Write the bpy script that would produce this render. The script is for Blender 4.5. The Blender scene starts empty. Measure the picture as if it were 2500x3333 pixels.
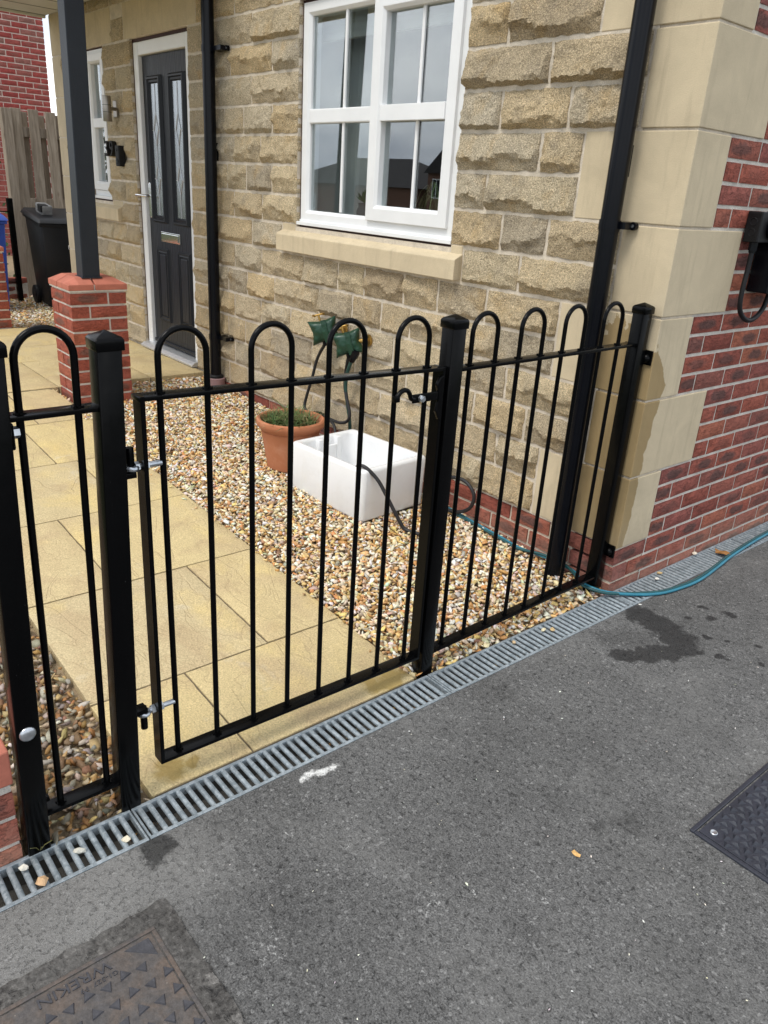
import bpy, bmesh, math, random
import numpy as np
from mathutils import Vector, Matrix, noise as mnoise

rng = random.Random(7)
nrng = np.random.default_rng(11)
SC = bpy.context.scene
COL = SC.collection

# ------------------------------------------------------------------ camera
cam_d = bpy.data.cameras.new('camera')
cam = bpy.data.objects.new('camera', cam_d)
COL.objects.link(cam)
CR = ((0.637158, 0.768377, 0.060217), (0.332465, -0.203518, -0.920895), (-0.69534, 0.606776, -0.385132))
right, down, fwd = [Vector(r).normalized() for r in CR]
M = Matrix.Identity(4)
for i, a in enumerate((right, -down, -fwd)):
    for j in range(3):
        M[j][i] = a[j]
M.translation = Vector((1.4856, -2.5263, 1.4500))
cam.matrix_world = M
cam_d.sensor_fit = 'VERTICAL'
cam_d.sensor_height = 24.0
cam_d.lens = 2512.41 / 3333.0 * 24.0
cam_d.clip_start = 0.05
cam_d.clip_end = 2000
SC.camera = cam

# ------------------------------------------------------------------ world, sun, exposure
SUN = Vector((0.06, -0.50, 0.86)).normalized()          # towards the sun
world = bpy.data.worlds.new('World')
SC.world = world
world.use_nodes = True
wn, wl = world.node_tree.nodes, world.node_tree.links
wn.clear()
w_out = wn.new('ShaderNodeOutputWorld')
w_bg = wn.new('ShaderNodeBackground')
w_sky = wn.new('ShaderNodeTexSky')
w_sky.sky_type = 'NISHITA'
w_sky.sun_disc = False
w_sky.sun_elevation = math.asin(SUN.z)
w_sky.sun_rotation = math.atan2(SUN.x, SUN.y)
w_sky.dust_density = 2.0
w_bg.inputs['Strength'].default_value = 0.118
w_tc = wn.new('ShaderNodeTexCoord')
w_map = wn.new('ShaderNodeMapping')
w_map.inputs['Scale'].default_value = (1.0, 1.0, 2.6)
w_n = wn.new('ShaderNodeTexNoise')
w_n.inputs['Scale'].default_value = 2.2
w_n.inputs['Detail'].default_value = 7
w_n.inputs['Roughness'].default_value = 0.55
w_n.inputs['Distortion'].default_value = 0.4
w_r = wn.new('ShaderNodeValToRGB')                        # cloud brightness
w_r.color_ramp.elements[0].position = 0.32
w_r.color_ramp.elements[0].color = (2.6, 3.2, 4.3, 1)
w_r.color_ramp.elements[1].position = 0.72
w_r.color_ramp.elements[1].color = (12.5, 12.5, 12.3, 1)
w_mix = wn.new('ShaderNodeMix')
w_mix.data_type = 'RGBA'
w_mix.inputs[0].default_value = 0.86
wl.new(w_tc.outputs['Generated'], w_map.inputs['Vector'])
wl.new(w_map.outputs['Vector'], w_n.inputs['Vector'])
wl.new(w_n.outputs['Fac'], w_r.inputs['Fac'])
wl.new(w_sky.outputs['Color'], w_mix.inputs[6])
wl.new(w_r.outputs['Color'], w_mix.inputs[7])
wl.new(w_mix.outputs[2], w_bg.inputs['Color'])
wl.new(w_bg.outputs['Background'], w_out.inputs['Surface'])

sun_d = bpy.data.lights.new('sun', 'SUN')
sun_d.energy = 1.4
sun_d.angle = math.radians(20)
sun_d.color = (1.0, 0.95, 0.86)
sun = bpy.data.objects.new('sun', sun_d)
COL.objects.link(sun)
sun.rotation_euler = SUN.to_track_quat('Z', 'Y').to_euler()
sun.location = (0, 0, 20)

SC.view_settings.view_transform = 'Standard'
SC.view_settings.look = 'None'
SC.view_settings.gamma = 1.0
SC.view_settings.exposure = 0.60
SC.view_settings.use_curve_mapping = False
SC.render.engine = 'CYCLES'
SC.cycles.max_bounces = 8
SC.cycles.transparent_max_bounces = 12

# ------------------------------------------------------------------ node helper
class NB:
    def __init__(self, name):
        self.m = bpy.data.materials.new(name)
        self.m.use_nodes = True
        self.t = self.m.node_tree
        self.t.nodes.clear()
        self.out = self.n('ShaderNodeOutputMaterial')
        self.p = self.n('ShaderNodeBsdfPrincipled')
        self.l(self.p.outputs[0], self.out.inputs[0])
    def n(self, t, **kw):
        nd = self.t.nodes.new(t)
        for k, v in kw.items():
            setattr(nd, k, v)
        return nd
    def l(self, a, b):
        self.t.links.new(a, b)
    def set(self, sock, v):
        if isinstance(v, bpy.types.NodeSocket):
            self.l(v, sock)
        elif v is not None:
            if sock.type == 'RGBA' and len(v) == 3:
                v = (*v, 1)
            sock.default_value = v
    def math(self, op, a, b=None, c=None, clamp=False):
        nd = self.n('ShaderNodeMath', operation=op, use_clamp=clamp)
        self.set(nd.inputs[0], a)
        if b is not None: self.set(nd.inputs[1], b)
        if c is not None: self.set(nd.inputs[2], c)
        return nd.outputs[0]
    def vmath(self, op, a, b=None):
        nd = self.n('ShaderNodeVectorMath', operation=op)
        self.set(nd.inputs[0], a)
        if b is not None: self.set(nd.inputs[1], b)
        return nd.outputs['Value'] if op in ('LENGTH', 'DISTANCE', 'DOT_PRODUCT') else nd.outputs[0]
    def obj(self):
        return self.n('ShaderNodeTexCoord').outputs['Object']
    def pos(self):
        return self.n('ShaderNodeNewGeometry').outputs['Position']
    def rand(self):
        return self.n('ShaderNodeObjectInfo').outputs['Random']
    def objr(self, k=37.0):                                # object coords shifted per object
        r = self.math('MULTIPLY', self.rand(), k)
        c = self.n('ShaderNodeCombineXYZ')
        self.l(r, c.inputs[0]); self.l(self.math('MULTIPLY', r, 1.7), c.inputs[1]); self.l(self.math('MULTIPLY', r, 0.6), c.inputs[2])
        return self.vmath('ADD', self.obj(), c.outputs[0])
    def noise(self, vec, scale, detail=4, rough=0.55, dist=0.0, out='Fac'):
        nd = self.n('ShaderNodeTexNoise')
        self.set(nd.inputs['Vector'], vec)
        nd.inputs['Scale'].default_value = scale
        nd.inputs['Detail'].default_value = detail
        nd.inputs['Roughness'].default_value = rough
        nd.inputs['Distortion'].default_value = dist
        return nd.outputs[out]
    def voro(self, vec, scale, feature='F1', out='Distance', rnd=1.0):
        nd = self.n('ShaderNodeTexVoronoi', feature=feature)
        self.set(nd.inputs['Vector'], vec)
        nd.inputs['Scale'].default_value = scale
        nd.inputs['Randomness'].default_value = rnd
        return nd.outputs[out]
    def stretch(self, vec, s):
        nd = self.n('ShaderNodeMapping')
        self.set(nd.inputs['Vector'], vec)
        nd.inputs['Scale'].default_value = s
        return nd.outputs[0]
    def ramp(self, fac, stops, interp='LINEAR'):
        nd = self.n('ShaderNodeValToRGB')
        cr = nd.color_ramp
        cr.interpolation = interp
        while len(cr.elements) < len(stops):
            cr.elements.new(0.5)
        for e, (p, c) in zip(cr.elements, stops):
            e.position = p
            e.color = (c, c, c, 1) if isinstance(c, (int, float)) else (*c, 1)
        self.set(nd.inputs[0], fac)
        return nd.outputs[0]
    def mix(self, fac, a, b, blend='MIX'):
        nd = self.n('ShaderNodeMix', data_type='RGBA', blend_type=blend)
        self.set(nd.inputs[0], fac); self.set(nd.inputs[6], a); self.set(nd.inputs[7], b)
        return nd.outputs[2]
    def bump(self, h, strength=0.5, dist=0.01, normal=None):
        nd = self.n('ShaderNodeBump')
        nd.inputs['Strength'].default_value = strength
        nd.inputs['Distance'].default_value = dist
        self.l(h, nd.inputs['Height'])
        if normal is not None: self.l(normal, nd.inputs['Normal'])
        return nd.outputs[0]
    def fin(self, col=None, rough=None, normal=None, metal=None, spec=None, coat=None, ior=None):
        p = self.p.inputs
        self.set(p['Base Color'], col); self.set(p['Roughness'], rough); self.set(p['Normal'], normal)
        self.set(p['Metallic'], metal); self.set(p['Specular IOR Level'], spec); self.set(p['Coat Weight'], coat)
        return self.m

MATS = {}
def simple(name, col, rough=0.5, metal=0.0, spec=0.5, var=0.0, vscale=12.0, bscale=0.0, bstr=0.15, coat=0.0):
    b = NB(name)
    c = col
    if var:
        nz = b.noise(b.obj(), vscale, 5, 0.6)
        k = b.ramp(nz, [(0.25, 1.0 - var), (0.75, 1.0 + var)])
        c = b.mix(1.0, col, k, 'MULTIPLY')
    nm = None
    if bscale:
        nm = b.bump(b.noise(b.obj(), bscale, 4), bstr, 0.004)
    MATS[name] = b.fin(c, rough, nm, metal, spec, coat)
    return MATS[name]

def mat_gritstone():
    b = NB('gritstone')
    v = b.objr()
    r = b.rand()
    base = b.ramp(r, [(0.0, (0.45, 0.355, 0.23)), (0.2, (0.60, 0.49, 0.315)), (0.4, (0.43, 0.365, 0.265)),
                      (0.6, (0.60, 0.465, 0.275)), (0.8, (0.53, 0.46, 0.34)), (1.0, (0.55, 0.455, 0.30))])
    big = b.noise(v, 7.0, 4, 0.6, 0.6)
    base = b.mix(b.ramp(big, [(0.54, 0.0), (0.78, 0.6)]), base, (0.52, 0.35, 0.15))
    big2 = b.noise(b.vmath('ADD', v, (5, 9, 2)), 6.0, 5, 0.65, 0.5)
    base = b.mix(b.ramp(big2, [(0.52, 0.0), (0.75, 0.6)]), base, (0.25, 0.215, 0.165))
    sp = b.noise(v, 210.0, 3, 0.75)
    base = b.mix(1.0, base, b.ramp(sp, [(0.32, 0.38), (0.52, 1.0), (0.70, 1.75)]), 'MULTIPLY')
    sp2 = b.voro(v, 150.0)
    base = b.mix(b.ramp(sp2, [(0.0, 0.55), (0.22, 0.0)]), base, (0.70, 0.62, 0.48))
    eff = b.noise(b.vmath('ADD', v, (2, 31, 4)), 9.0, 6, 0.7, 0.8)
    base = b.mix(b.ramp(eff, [(0.66, 0.0), (0.76, 0.55)]), base, (0.62, 0.60, 0.55))
    h = b.math('ADD', b.math('MULTIPLY', b.noise(v, 38.0, 6, 0.7), 0.8), b.math('MULTIPLY', b.noise(v, 190.0, 3, 0.7), 0.55))
    nm = b.bump(h, 1.0, 0.016)
    MATS['gritstone'] = b.fin(base, 0.93, nm, 0.0, 0.2)

def mat_mortar(name, col):
    b = NB(name)
    v = b.pos()
    nz = b.noise(v, 14.0, 5, 0.6)
    c = b.mix(1.0, col, b.ramp(nz, [(0.25, 0.72), (0.75, 1.15)]), 'MULTIPLY')
    c = b.mix(1.0, c, b.ramp(b.noise(v, 330.0, 2), [(0.3, 0.8), (0.7, 1.2)]), 'MULTIPLY')
    MATS[name] = b.fin(c, 0.95, b.bump(b.noise(v, 90.0, 5, 0.7), 0.7, 0.006), 0, 0.2)

def mat_caststone():
    """smooth buff cast stone of quoins, sills and lintels, with a water stain at the fence post"""
    b = NB('cast_stone')
    v = b.pos()
    sep = b.n('ShaderNodeSeparateXYZ'); b.l(v, sep.inputs[0])
    X, Y, Z = sep.outputs
    r = b.rand()
    col = b.ramp(r, [(0.0, (0.56, 0.465, 0.31)), (0.5, (0.61, 0.515, 0.355)), (1.0, (0.585, 0.485, 0.325))])
    col = b.mix(1.0, col, b.ramp(b.noise(b.objr(), 5.0, 5, 0.65, 0.5), [(0.25, 0.85), (0.75, 1.10)]), 'MULTIPLY')
    col = b.mix(1.0, col, b.ramp(b.noise(v, 420.0, 2), [(0.3, 0.86), (0.7, 1.12)]), 'MULTIPLY')
    strk = b.noise(b.stretch(b.objr(), (30, 30, 3.0)), 1.0, 4, 0.6)
    col = b.mix(b.ramp(strk, [(0.54, 0.0), (0.75, 0.42)]), col, (0.36, 0.30, 0.205))
    yb = b.ramp(b.math('DIVIDE', Z, 1.3), [(0.146, 0.040), (0.27, 0.058), (0.42, 0.062), (0.55, 0.085), (0.65, 0.110), (0.71, 0.062), (0.745, 0.020), (0.775, 0.0)])
    wob = b.math('MULTIPLY', b.math('SUBTRACT', b.noise(v, 16.0, 4, 0.6), 0.5), 0.05)
    side = b.math('LESS_THAN', b.math('ADD', Y, wob), yb)
    top = b.math('LESS_THAN', b.math('ADD', Z, b.math('MULTIPLY', wob, 4.0)), b.math('ADD', 0.98, b.math('MULTIPLY', b.math('ABSOLUTE', X), 0.55)))
    near = b.math('GREATER_THAN', X, -0.30)
    wet = b.math('MULTIPLY', b.math('MULTIPLY', side, top), near)
    wetc = b.mix(1.0, col, (0.60, 0.52, 0.38), 'MULTIPLY')
    col = b.mix(wet, col, wetc)
    pore = b.math('MULTIPLY', b.ramp(b.voro(v, 85.0), [(0.03, 0.6), (0.08, 0.0)]), b.ramp(b.noise(v, 9.0, 3), [(0.5, 0.0), (0.62, 1.0)]))
    col = b.mix(pore, col, (0.22, 0.17, 0.11))
    spl = b.math('ADD', Z, b.math('MULTIPLY', b.math('SUBTRACT', b.noise(v, 18.0, 6, 0.75), 0.5), 0.40))
    col = b.mix(b.ramp(spl, [(0.10, 0.40), (0.34, 0.0)]), col, (0.33, 0.27, 0.19))
    nm = b.bump(b.noise(v, 260.0, 3), 0.35, 0.003)
    MATS['cast_stone'] = b.fin(col, 0.85, nm, 0, 0.25)

def mat_brick(name, reds, dark, patch=0.55):
    b = NB(name)
    o = b.obj()
    v = b.objr()
    r = b.rand()
    col = b.ramp(r, reds)
    col = b.mix(1.0, col, b.ramp(b.noise(v, 22.0, 5, 0.65), [(0.25, 0.72), (0.75, 1.22)]), 'MULTIPLY')
    # kiln mark: dark oval in the middle of many bricks
    sx = b.n('ShaderNodeSeparateXYZ'); b.l(o, sx.inputs[0])
    r2 = b.math('FRACT', b.math('MULTIPLY', r, 17.31))
    r3 = b.math('FRACT', b.math('MULTIPLY', r, 91.7))
    ox = b.math('MULTIPLY', b.math('SUBTRACT', r3, 0.5), 0.05)
    ex = b.math('DIVIDE', b.math('SUBTRACT', sx.outputs[0], ox), 0.078)
    ez = b.math('DIVIDE', sx.outputs[2], 0.025)
    d = b.math('SQRT', b.math('ADD', b.math('MULTIPLY', ex, ex), b.math('MULTIPLY', ez, ez)))
    d = b.math('ADD', d, b.math('MULTIPLY', b.math('SUBTRACT', b.noise(v, 26.0, 4, 0.6), 0.5), 1.1))
    mk = b.math('MULTIPLY', b.ramp(d, [(0.60, 1.0), (1.0, 0.0)]), b.ramp(r2, [(1 - patch - 0.12, 0.0), (1 - patch + 0.12, 0.85)]))
    col = b.mix(mk, col, dark)
    sp = b.noise(v, 300.0, 2, 0.7)
    col = b.mix(1.0, col, b.ramp(sp, [(0.30, 0.75), (0.70, 1.2)]), 'MULTIPLY')
    pale = b.voro(v, 90.0)
    col = b.mix(b.ramp(pale, [(0.03, 0.45), (0.12, 0.0)]), col, (0.50, 0.36, 0.28))
    crease = b.noise(b.stretch(v, (1.0, 1.0, 2.3)), 24.0, 3, 0.5, 1.2)
    cr = b.ramp(b.math('ABSOLUTE', b.math('SUBTRACT', crease, 0.5)), [(0.0, 0.0), (0.035, 1.0)])
    col = b.mix(1.0, col, b.ramp(cr, [(0.0, 0.62), (1.0, 1.0)]), 'MULTIPLY')
    sz = b.n('ShaderNodeSeparateXYZ'); b.l(b.pos(), sz.inputs[0])
    dust = b.math('ADD', sz.outputs[2], b.math('MULTIPLY', b.math('SUBTRACT', b.noise(b.pos(), 14.0, 5, 0.7), 0.5), 0.25))
    col = b.mix(b.ramp(dust, [(0.0, 0.30), (0.13, 0.0)]), col, (0.46, 0.33, 0.25))
    h = b.math('ADD', b.math('MULTIPLY', b.noise(v, 60.0, 5, 0.7), 0.6), b.math('MULTIPLY', cr, 0.35))
    MATS[name] = b.fin(col, 0.88, b.bump(h, 0.8, 0.006), 0, 0.25)

def blob_mask(b, vec2, blobs, wob):
    """union of soft discs (x, y, r) pushed about by noise"""
    wv = b.n('ShaderNodeTexNoise'); b.set(wv.inputs['Vector'], vec2); wv.inputs['Scale'].default_value = 17.0; wv.inputs['Detail'].default_value = 5
    off = b.n('ShaderNodeVectorMath', operation='SCALE'); b.l(b.vmath('SUBTRACT', wv.outputs['Color'], (0.5, 0.5, 0.5)), off.inputs[0]); off.inputs['Scale'].default_value = 0.085
    flat_ = b.vmath('MULTIPLY', b.vmath('ADD', vec2, off.outputs[0]), (1.0, 1.0, 0.0))
    vec2 = flat_
    acc = None
    for (x, y, r) in blobs:
        d = b.math('DIVIDE', b.vmath('DISTANCE', vec2, (x, y, 0)), r)
        acc = d if acc is None else b.math('MINIMUM', acc, d)
    return b.math('ADD', acc, wob)

def mat_asphalt(name, base, coarse, stains=False):
    b = NB(name)
    v = b.pos()
    sep = b.n('ShaderNodeSeparateXYZ'); b.l(v, sep.inputs[0])
    flat = b.n('ShaderNodeCombineXYZ'); b.l(sep.outputs[0], flat.inputs[0]); b.l(sep.outputs[1], flat.inputs[1])
    fv = flat.outputs[0]
    grain = b.noise(fv, coarse, 4, 0.72)
    col = b.mix(1.0, base, b.ramp(grain, [(0.32, 0.28), (0.46, 0.85), (0.56, 1.12), (0.70, 1.95)]), 'MULTIPLY')
    cell = b.voro(fv, coarse * 0.62, out='Color')
    g = b.n('ShaderNodeSeparateColor'); b.l(cell, g.inputs[0])
    col = b.mix(1.0, col, b.ramp(g.outputs[0], [(0.0, 0.78), (0.6, 1.0), (0.94, 1.12), (1.0, 1.75)]), 'MULTIPLY')
    dist = b.voro(fv, coarse * 0.62)
    pits = b.noise(b.vmath('ADD', fv, (2.2, 6.1, 0)), coarse * 0.33, 4, 0.7, 0.6)
    col = b.mix(b.ramp(pits, [(0.30, 0.85), (0.40, 0.0)]), col, (0.022, 0.022, 0.022))
    large = b.noise(fv, 1.6, 6, 0.6, 0.3)
    col = b.mix(1.0, col, b.ramp(large, [(0.28, 0.80), (0.72, 1.18)]), 'MULTIPLY')
    pd = b.noise(b.vmath('ADD', fv, (13, 4, 0)), 2.4, 6, 0.68, 0.5)
    col = b.mix(b.ramp(pd, [(0.50, 0.0), (0.72, 0.42)]), col, (0.235, 0.232, 0.222))
    mid = b.noise(b.vmath('ADD', fv, (3, 8, 0)), 9.0, 6, 0.7)
    col = b.mix(1.0, col, b.ramp(mid, [(0.3, 0.86), (0.7, 1.12)]), 'MULTIPLY')
    # pale mineral specks and scuffs
    spk = b.voro(b.vmath('ADD', fv, (1.3, 4.1, 0)), 62.0)
    msk = b.ramp(b.noise(fv, 4.0, 4, 0.7), [(0.42, 0.0), (0.66, 1.0)])
    col = b.mix(b.math('MULTIPLY', b.ramp(spk, [(0.025, 0.6), (0.06, 0.0)]), msk), col, (0.46, 0.45, 0.43))
    scf = b.noise(b.vmath('ADD', fv, (7.7, 1.2, 0)), 11.0, 8, 0.75, 1.4)
    fine = b.noise(fv, 190.0, 2)
    sm = b.math('MULTIPLY', b.ramp(scf, [(0.685, 0.0), (0.74, 1.0)]), b.ramp(fine, [(0.46, 0.0), (0.56, 0.65)]))
    col = b.mix(sm, col, (0.50, 0.50, 0.48))
    rough = 0.92
    if stains:
        wob = b.math('MULTIPLY', b.math('SUBTRACT', b.noise(fv, 24.0, 7, 0.78), 0.5), 1.7)
        # dusty paler margin near the covers and the channel
        dust = b.math('ADD', b.vmath('DISTANCE', b.stretch(fv, (1.0, 0.55, 1.0)), (0.20, -1.26, 0)), b.math('MULTIPLY', wob, 0.10))
        col = b.mix(b.ramp(dust, [(0.10, 0.40), (0.30, 0.0)]), col, (0.36, 0.355, 0.34))
        wet = blob_mask(b, fv, [(0.175, -0.03, 0.075), (0.235, -0.045, 0.075), (0.30, -0.055, 0.085), (0.355, -0.085, 0.085), (0.40, -0.135, 0.075),
                                (0.425, -0.115, 0.045), (0.385, -0.20, 0.06), (0.355, -0.27, 0.055), (0.325, -0.325, 0.045), (0.285, -0.36, 0.04), (0.445, -0.10, 0.03),
                                (0.30, 0.10, 0.022), (0.42, 0.02, 0.022), (0.35, 0.17, 0.026), (0.385, 0.26, 0.03), (0.48, 0.06, 0.016), (0.52, -0.06, 0.02), (0.29, 0.22, 0.018),
                                (0.56, 0.12, 0.02), (0.62, 0.02, 0.014), (0.155, -2.0, 0.05)], wob)
        wm = b.ramp(wet, [(0.72, 1.0), (1.05, 0.0)])
        half = blob_mask(b, fv, [(0.27, -0.22, 0.11), (0.20, -0.30, 0.07), (0.78, -1.02, 0.05), (0.74, -1.10, 0.035), (0.21, -0.86, 0.05)], wob)
        hm = b.ramp(half, [(0.5, 0.40), (1.1, 0.0)])
        wm2 = b.math('MAXIMUM', wm, hm)
        col = b.mix(b.math('MULTIPLY', wm2, 0.76), col, (0.014, 0.014, 0.014))
        rough = b.ramp(wm2, [(0.0, 0.92), (1.0, 0.55)])
        ch = blob_mask(b, b.stretch(fv, (1, 1, 1)), [(0.162, -1.565, 0.022), (0.168, -1.54, 0.020), (0.174, -1.515, 0.016), (0.165, -1.59, 0.014)], b.math('MULTIPLY', wob, 1.1))
        chm = b.math('MULTIPLY', b.ramp(ch, [(0.55, 1.0), (1.35, 0.0)]), b.ramp(b.noise(fv, 110.0, 6, 0.8), [(0.34, 0.0), (0.50, 1.0)]))
        ch2 = blob_mask(b, fv, [(0.645, -1.585, 0.030), (0.655, -1.62, 0.022), (0.695, -1.545, 0.020), (0.69, -1.48, 0.022), (0.685, -1.50, 0.02), (0.75, -1.38, 0.03), (0.80, -1.37, 0.03), (0.52, -1.92, 0.06), (0.30, -1.72, 0.02), (0.42, -1.63, 0.016)], b.math('MULTIPLY', wob, 1.3))
        chm2 = b.math('MULTIPLY', b.ramp(ch2, [(0.3, 1.0), (1.1, 0.0)]), b.ramp(b.noise(fv, 95.0, 5, 0.75, 0.8), [(0.56, 0.0), (0.66, 0.75)]))
        col = b.mix(b.math('MAXIMUM', chm, chm2), col, (0.80, 0.80, 0.78))
    hh = b.math('ADD', b.math('MULTIPLY', grain, 0.8), b.math('MULTIPLY', b.ramp(pits, [(0.30, 0.0), (0.45, 1.0)]), 0.6))
    MATS[name] = b.fin(col, rough, b.bump(hh, 1.0, 0.006), 0, 0.2)

def mat_slab():
    b = NB('riven_paving')
    v = b.objr()
    w = b.pos()
    r = b.rand()
    col = b.ramp(r, [(0.0, (0.585, 0.47, 0.25)), (0.35, (0.555, 0.445, 0.25)), (0.7, (0.60, 0.475, 0.235)), (1.0, (0.535, 0.435, 0.255))])
    a = b.noise(v, 4.2, 5, 0.6, 0.6)
    col = b.mix(b.ramp(a, [(0.48, 0.0), (0.66, 0.6)]), col, (0.45, 0.335, 0.195))
    a2 = b.noise(b.vmath('ADD', v, (4, 2, 9)), 3.0, 5, 0.6, 0.4)
    col = b.mix(b.ramp(a2, [(0.52, 0.0), (0.70, 0.55)]), col, (0.68, 0.52, 0.21))
    a3 = b.noise(b.vmath('ADD', v, (14, 7, 9)), 5.5, 6, 0.7, 0.4)
    col = b.mix(b.ramp(a3, [(0.62, 0.0), (0.75, 0.45)]), col, (0.62, 0.58, 0.47))
    fine = b.noise(v, 190.0, 3, 0.7)
    col = b.mix(1.0, col, b.ramp(fine, [(0.30, 0.66), (0.70, 1.22)]), 'MULTIPLY')
    pit = b.voro(v, 55.0)
    pm = b.math('MULTIPLY', b.ramp(pit, [(0.05, 0.8), (0.13, 0.0)]), b.ramp(b.noise(v, 7.0, 3), [(0.45, 0.0), (0.6, 1.0)]))
    col = b.mix(pm, col, (0.22, 0.165, 0.09))
    ridge = b.noise(b.stretch(v, (1.0, 1.9, 1.0)), 2.6, 3, 0.55, 0.8)
    rl = b.ramp(b.math('ABSOLUTE', b.math('SUBTRACT', ridge, 0.5)), [(0.0, 0.0), (0.006, 0.6), (0.016, 1.0)])
    rmask = b.ramp(b.noise(b.vmath('ADD', v, (8, 3, 1)), 4.5, 3), [(0.40, 0.0), (0.58, 1.0)])
    col = b.mix(b.math('MULTIPLY', b.math('SUBTRACT', 1.0, rl), b.math('MULTIPLY', rmask, 0.55)), col, (0.42, 0.32, 0.18))
    sep = b.n('ShaderNodeSeparateXYZ'); b.l(w, sep.inputs[0])
    flat = b.n('ShaderNodeCombineXYZ'); b.l(sep.outputs[0], flat.inputs[0]); b.l(sep.outputs[1], flat.inputs[1])
    wob = b.math('MULTIPLY', b.math('SUBTRACT', b.noise(w, 26.0, 4, 0.6), 0.5), 0.7)
    wet = blob_mask(b, flat.outputs[0], [(-0.045, -1.10, 0.055), (-0.03, -1.15, 0.045), (-0.05, -1.19, 0.035), (-0.06, -1.86, 0.05), (-0.05, -1.80, 0.03)], wob)  # wet patch by latch post; discs near the hinge post paint the gate's shadow
    col = b.mix(b.ramp(wet, [(0.6, 0.75), (1.1, 0.0)]), col, (0.33, 0.225, 0.06))
    h = b.math('ADD', b.math('MULTIPLY', rl, 0.35), b.math('ADD', b.math('MULTIPLY', b.noise(v, 30.0, 6, 0.65), 0.5), b.math('MULTIPLY', b.noise(v, 160.0, 3, 0.7), 0.25)))
    MATS['riven_paving'] = b.fin(col, 0.82, b.bump(h, 0.75, 0.006), 0, 0.3)

def mat_attr(name, rough=0.7, bscale=120.0):
    """colour of each piece comes from the mesh attribute 'tint'"""
    b = NB(name)
    at = b.n('ShaderNodeAttribute', attribute_name='tint')
    v = b.pos()
    c = b.mix(1.0, at.outputs['Color'], b.ramp(b.noise(v, bscale, 3, 0.65), [(0.28, 0.82), (0.72, 1.22)]), 'MULTIPLY')
    MATS[name] = b.fin(c, rough, b.bump(b.noise(v, bscale * 1.6, 3), 0.35, 0.002), 0, 0.35)

def mat_black_gloss():
    b = NB('black_gloss_paint')
    v = b.pos()
    nz = b.noise(v, 26.0, 5, 0.6)
    d = b.voro(v, 70.0)
    spots = b.math('MULTIPLY', b.ramp(d, [(0.03, 1.0), (0.075, 0.0)]), b.ramp(b.noise(v, 5.0, 3), [(0.55, 0.0), (0.68, 0.8)]))
    col = b.mix(spots, (0.0020, 0.0021, 0.0024), (0.16, 0.16, 0.16))
    rough = b.ramp(nz, [(0.3, 0.15), (0.7, 0.27)])
    MATS['black_gloss_paint'] = b.fin(col, rough, b.bump(b.noise(v, 60.0, 3), 0.06, 0.0015), 0, 0.12)

def mat_galv():
    b = NB('galvanised_steel')
    v = b.pos()
    sp = b.voro(v, 120.0, out='Color')
    g = b.n('ShaderNodeSeparateColor'); b.l(sp, g.inputs[0])
    col = b.ramp(g.outputs[0], [(0.0, (0.22, 0.262, 0.288)), (1.0, (0.36, 0.405, 0.435))])
    col = b.mix(1.0, col, b.ramp(b.noise(v, 30.0, 5, 0.65), [(0.25, 0.68), (0.75, 1.25)]), 'MULTIPLY')
    dr = b.noise(v, 60.0, 5, 0.7)
    col = b.mix(b.ramp(dr, [(0.6, 0.0), (0.75, 0.5)]), col, (0.30, 0.28, 0.23))
    MATS['galvanised_steel'] = b.fin(col, 0.58, b.bump(b.noise(v, 150.0, 4), 0.3, 0.002), 0.30, 0.4)

def mat_rust_iron():
    b = NB('rusty_cast_iron')
    v = b.pos()
    n1 = b.noise(v, 14.0, 6, 0.65, 0.5)
    col = b.ramp(n1, [(0.28, (0.078, 0.078, 0.084)), (0.48, (0.100, 0.090, 0.085)), (0.66, (0.135, 0.104, 0.085)), (0.8, (0.118, 0.110, 0.104))])
    col = b.mix(1.0, col, b.ramp(b.noise(v, 120.0, 4, 0.7), [(0.28, 0.70), (0.72, 1.3)]), 'MULTIPLY')
    col = b.mix(b.ramp(b.voro(v, 45.0), [(0.02, 0.7), (0.07, 0.0)]), col, (0.40, 0.36, 0.30))
    MATS['rusty_cast_iron'] = b.fin(col, 0.62, b.bump(b.noise(v, 160.0, 5, 0.7), 0.45, 0.003), 0.25, 0.4)

def mat_pvc(name='white_upvc', col=(0.80, 0.81, 0.81)):
    b = NB(name)
    v = b.pos()
    c = b.mix(1.0, col, b.ramp(b.noise(v, 6.0, 4), [(0.25, 0.94), (0.75, 1.03)]), 'MULTIPLY')
    MATS[name] = b.fin(c, 0.32, None, 0, 0.5)

def mat_window_glass(name, refl=0.34, tint=(0.86, 0.9, 0.9), rough=0.008):
    b = NB(name)
    b.t.nodes.remove(b.p)
    ge = b.n('ShaderNodeNewGeometry')
    ca = b.math('ABSOLUTE', b.vmath('DOT_PRODUCT', ge.outputs['Normal'], ge.outputs['Incoming']))
    fac = b.math('ADD', b.math('MULTIPLY', b.math('POWER', b.math('SUBTRACT', 1.0, ca), 4.0), 1.0 - refl), refl, clamp=True)
    tr = b.n('ShaderNodeBsdfTransparent'); tr.inputs[0].default_value = (*tint, 1)
    gl = b.n('ShaderNodeBsdfGlossy'); gl.inputs['Roughness'].default_value = rough
    gl.inputs['Color'].default_value = (0.95, 0.97, 1.0, 1)
    ms = b.n('ShaderNodeMixShader')
    b.l(fac, ms.inputs[0]); b.l(tr.outputs[0], ms.inputs[1]); b.l(gl.outputs[0], ms.inputs[2])
    b.l(ms.outputs[0], b.out.inputs[0])
    MATS[name] = b.m

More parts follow.
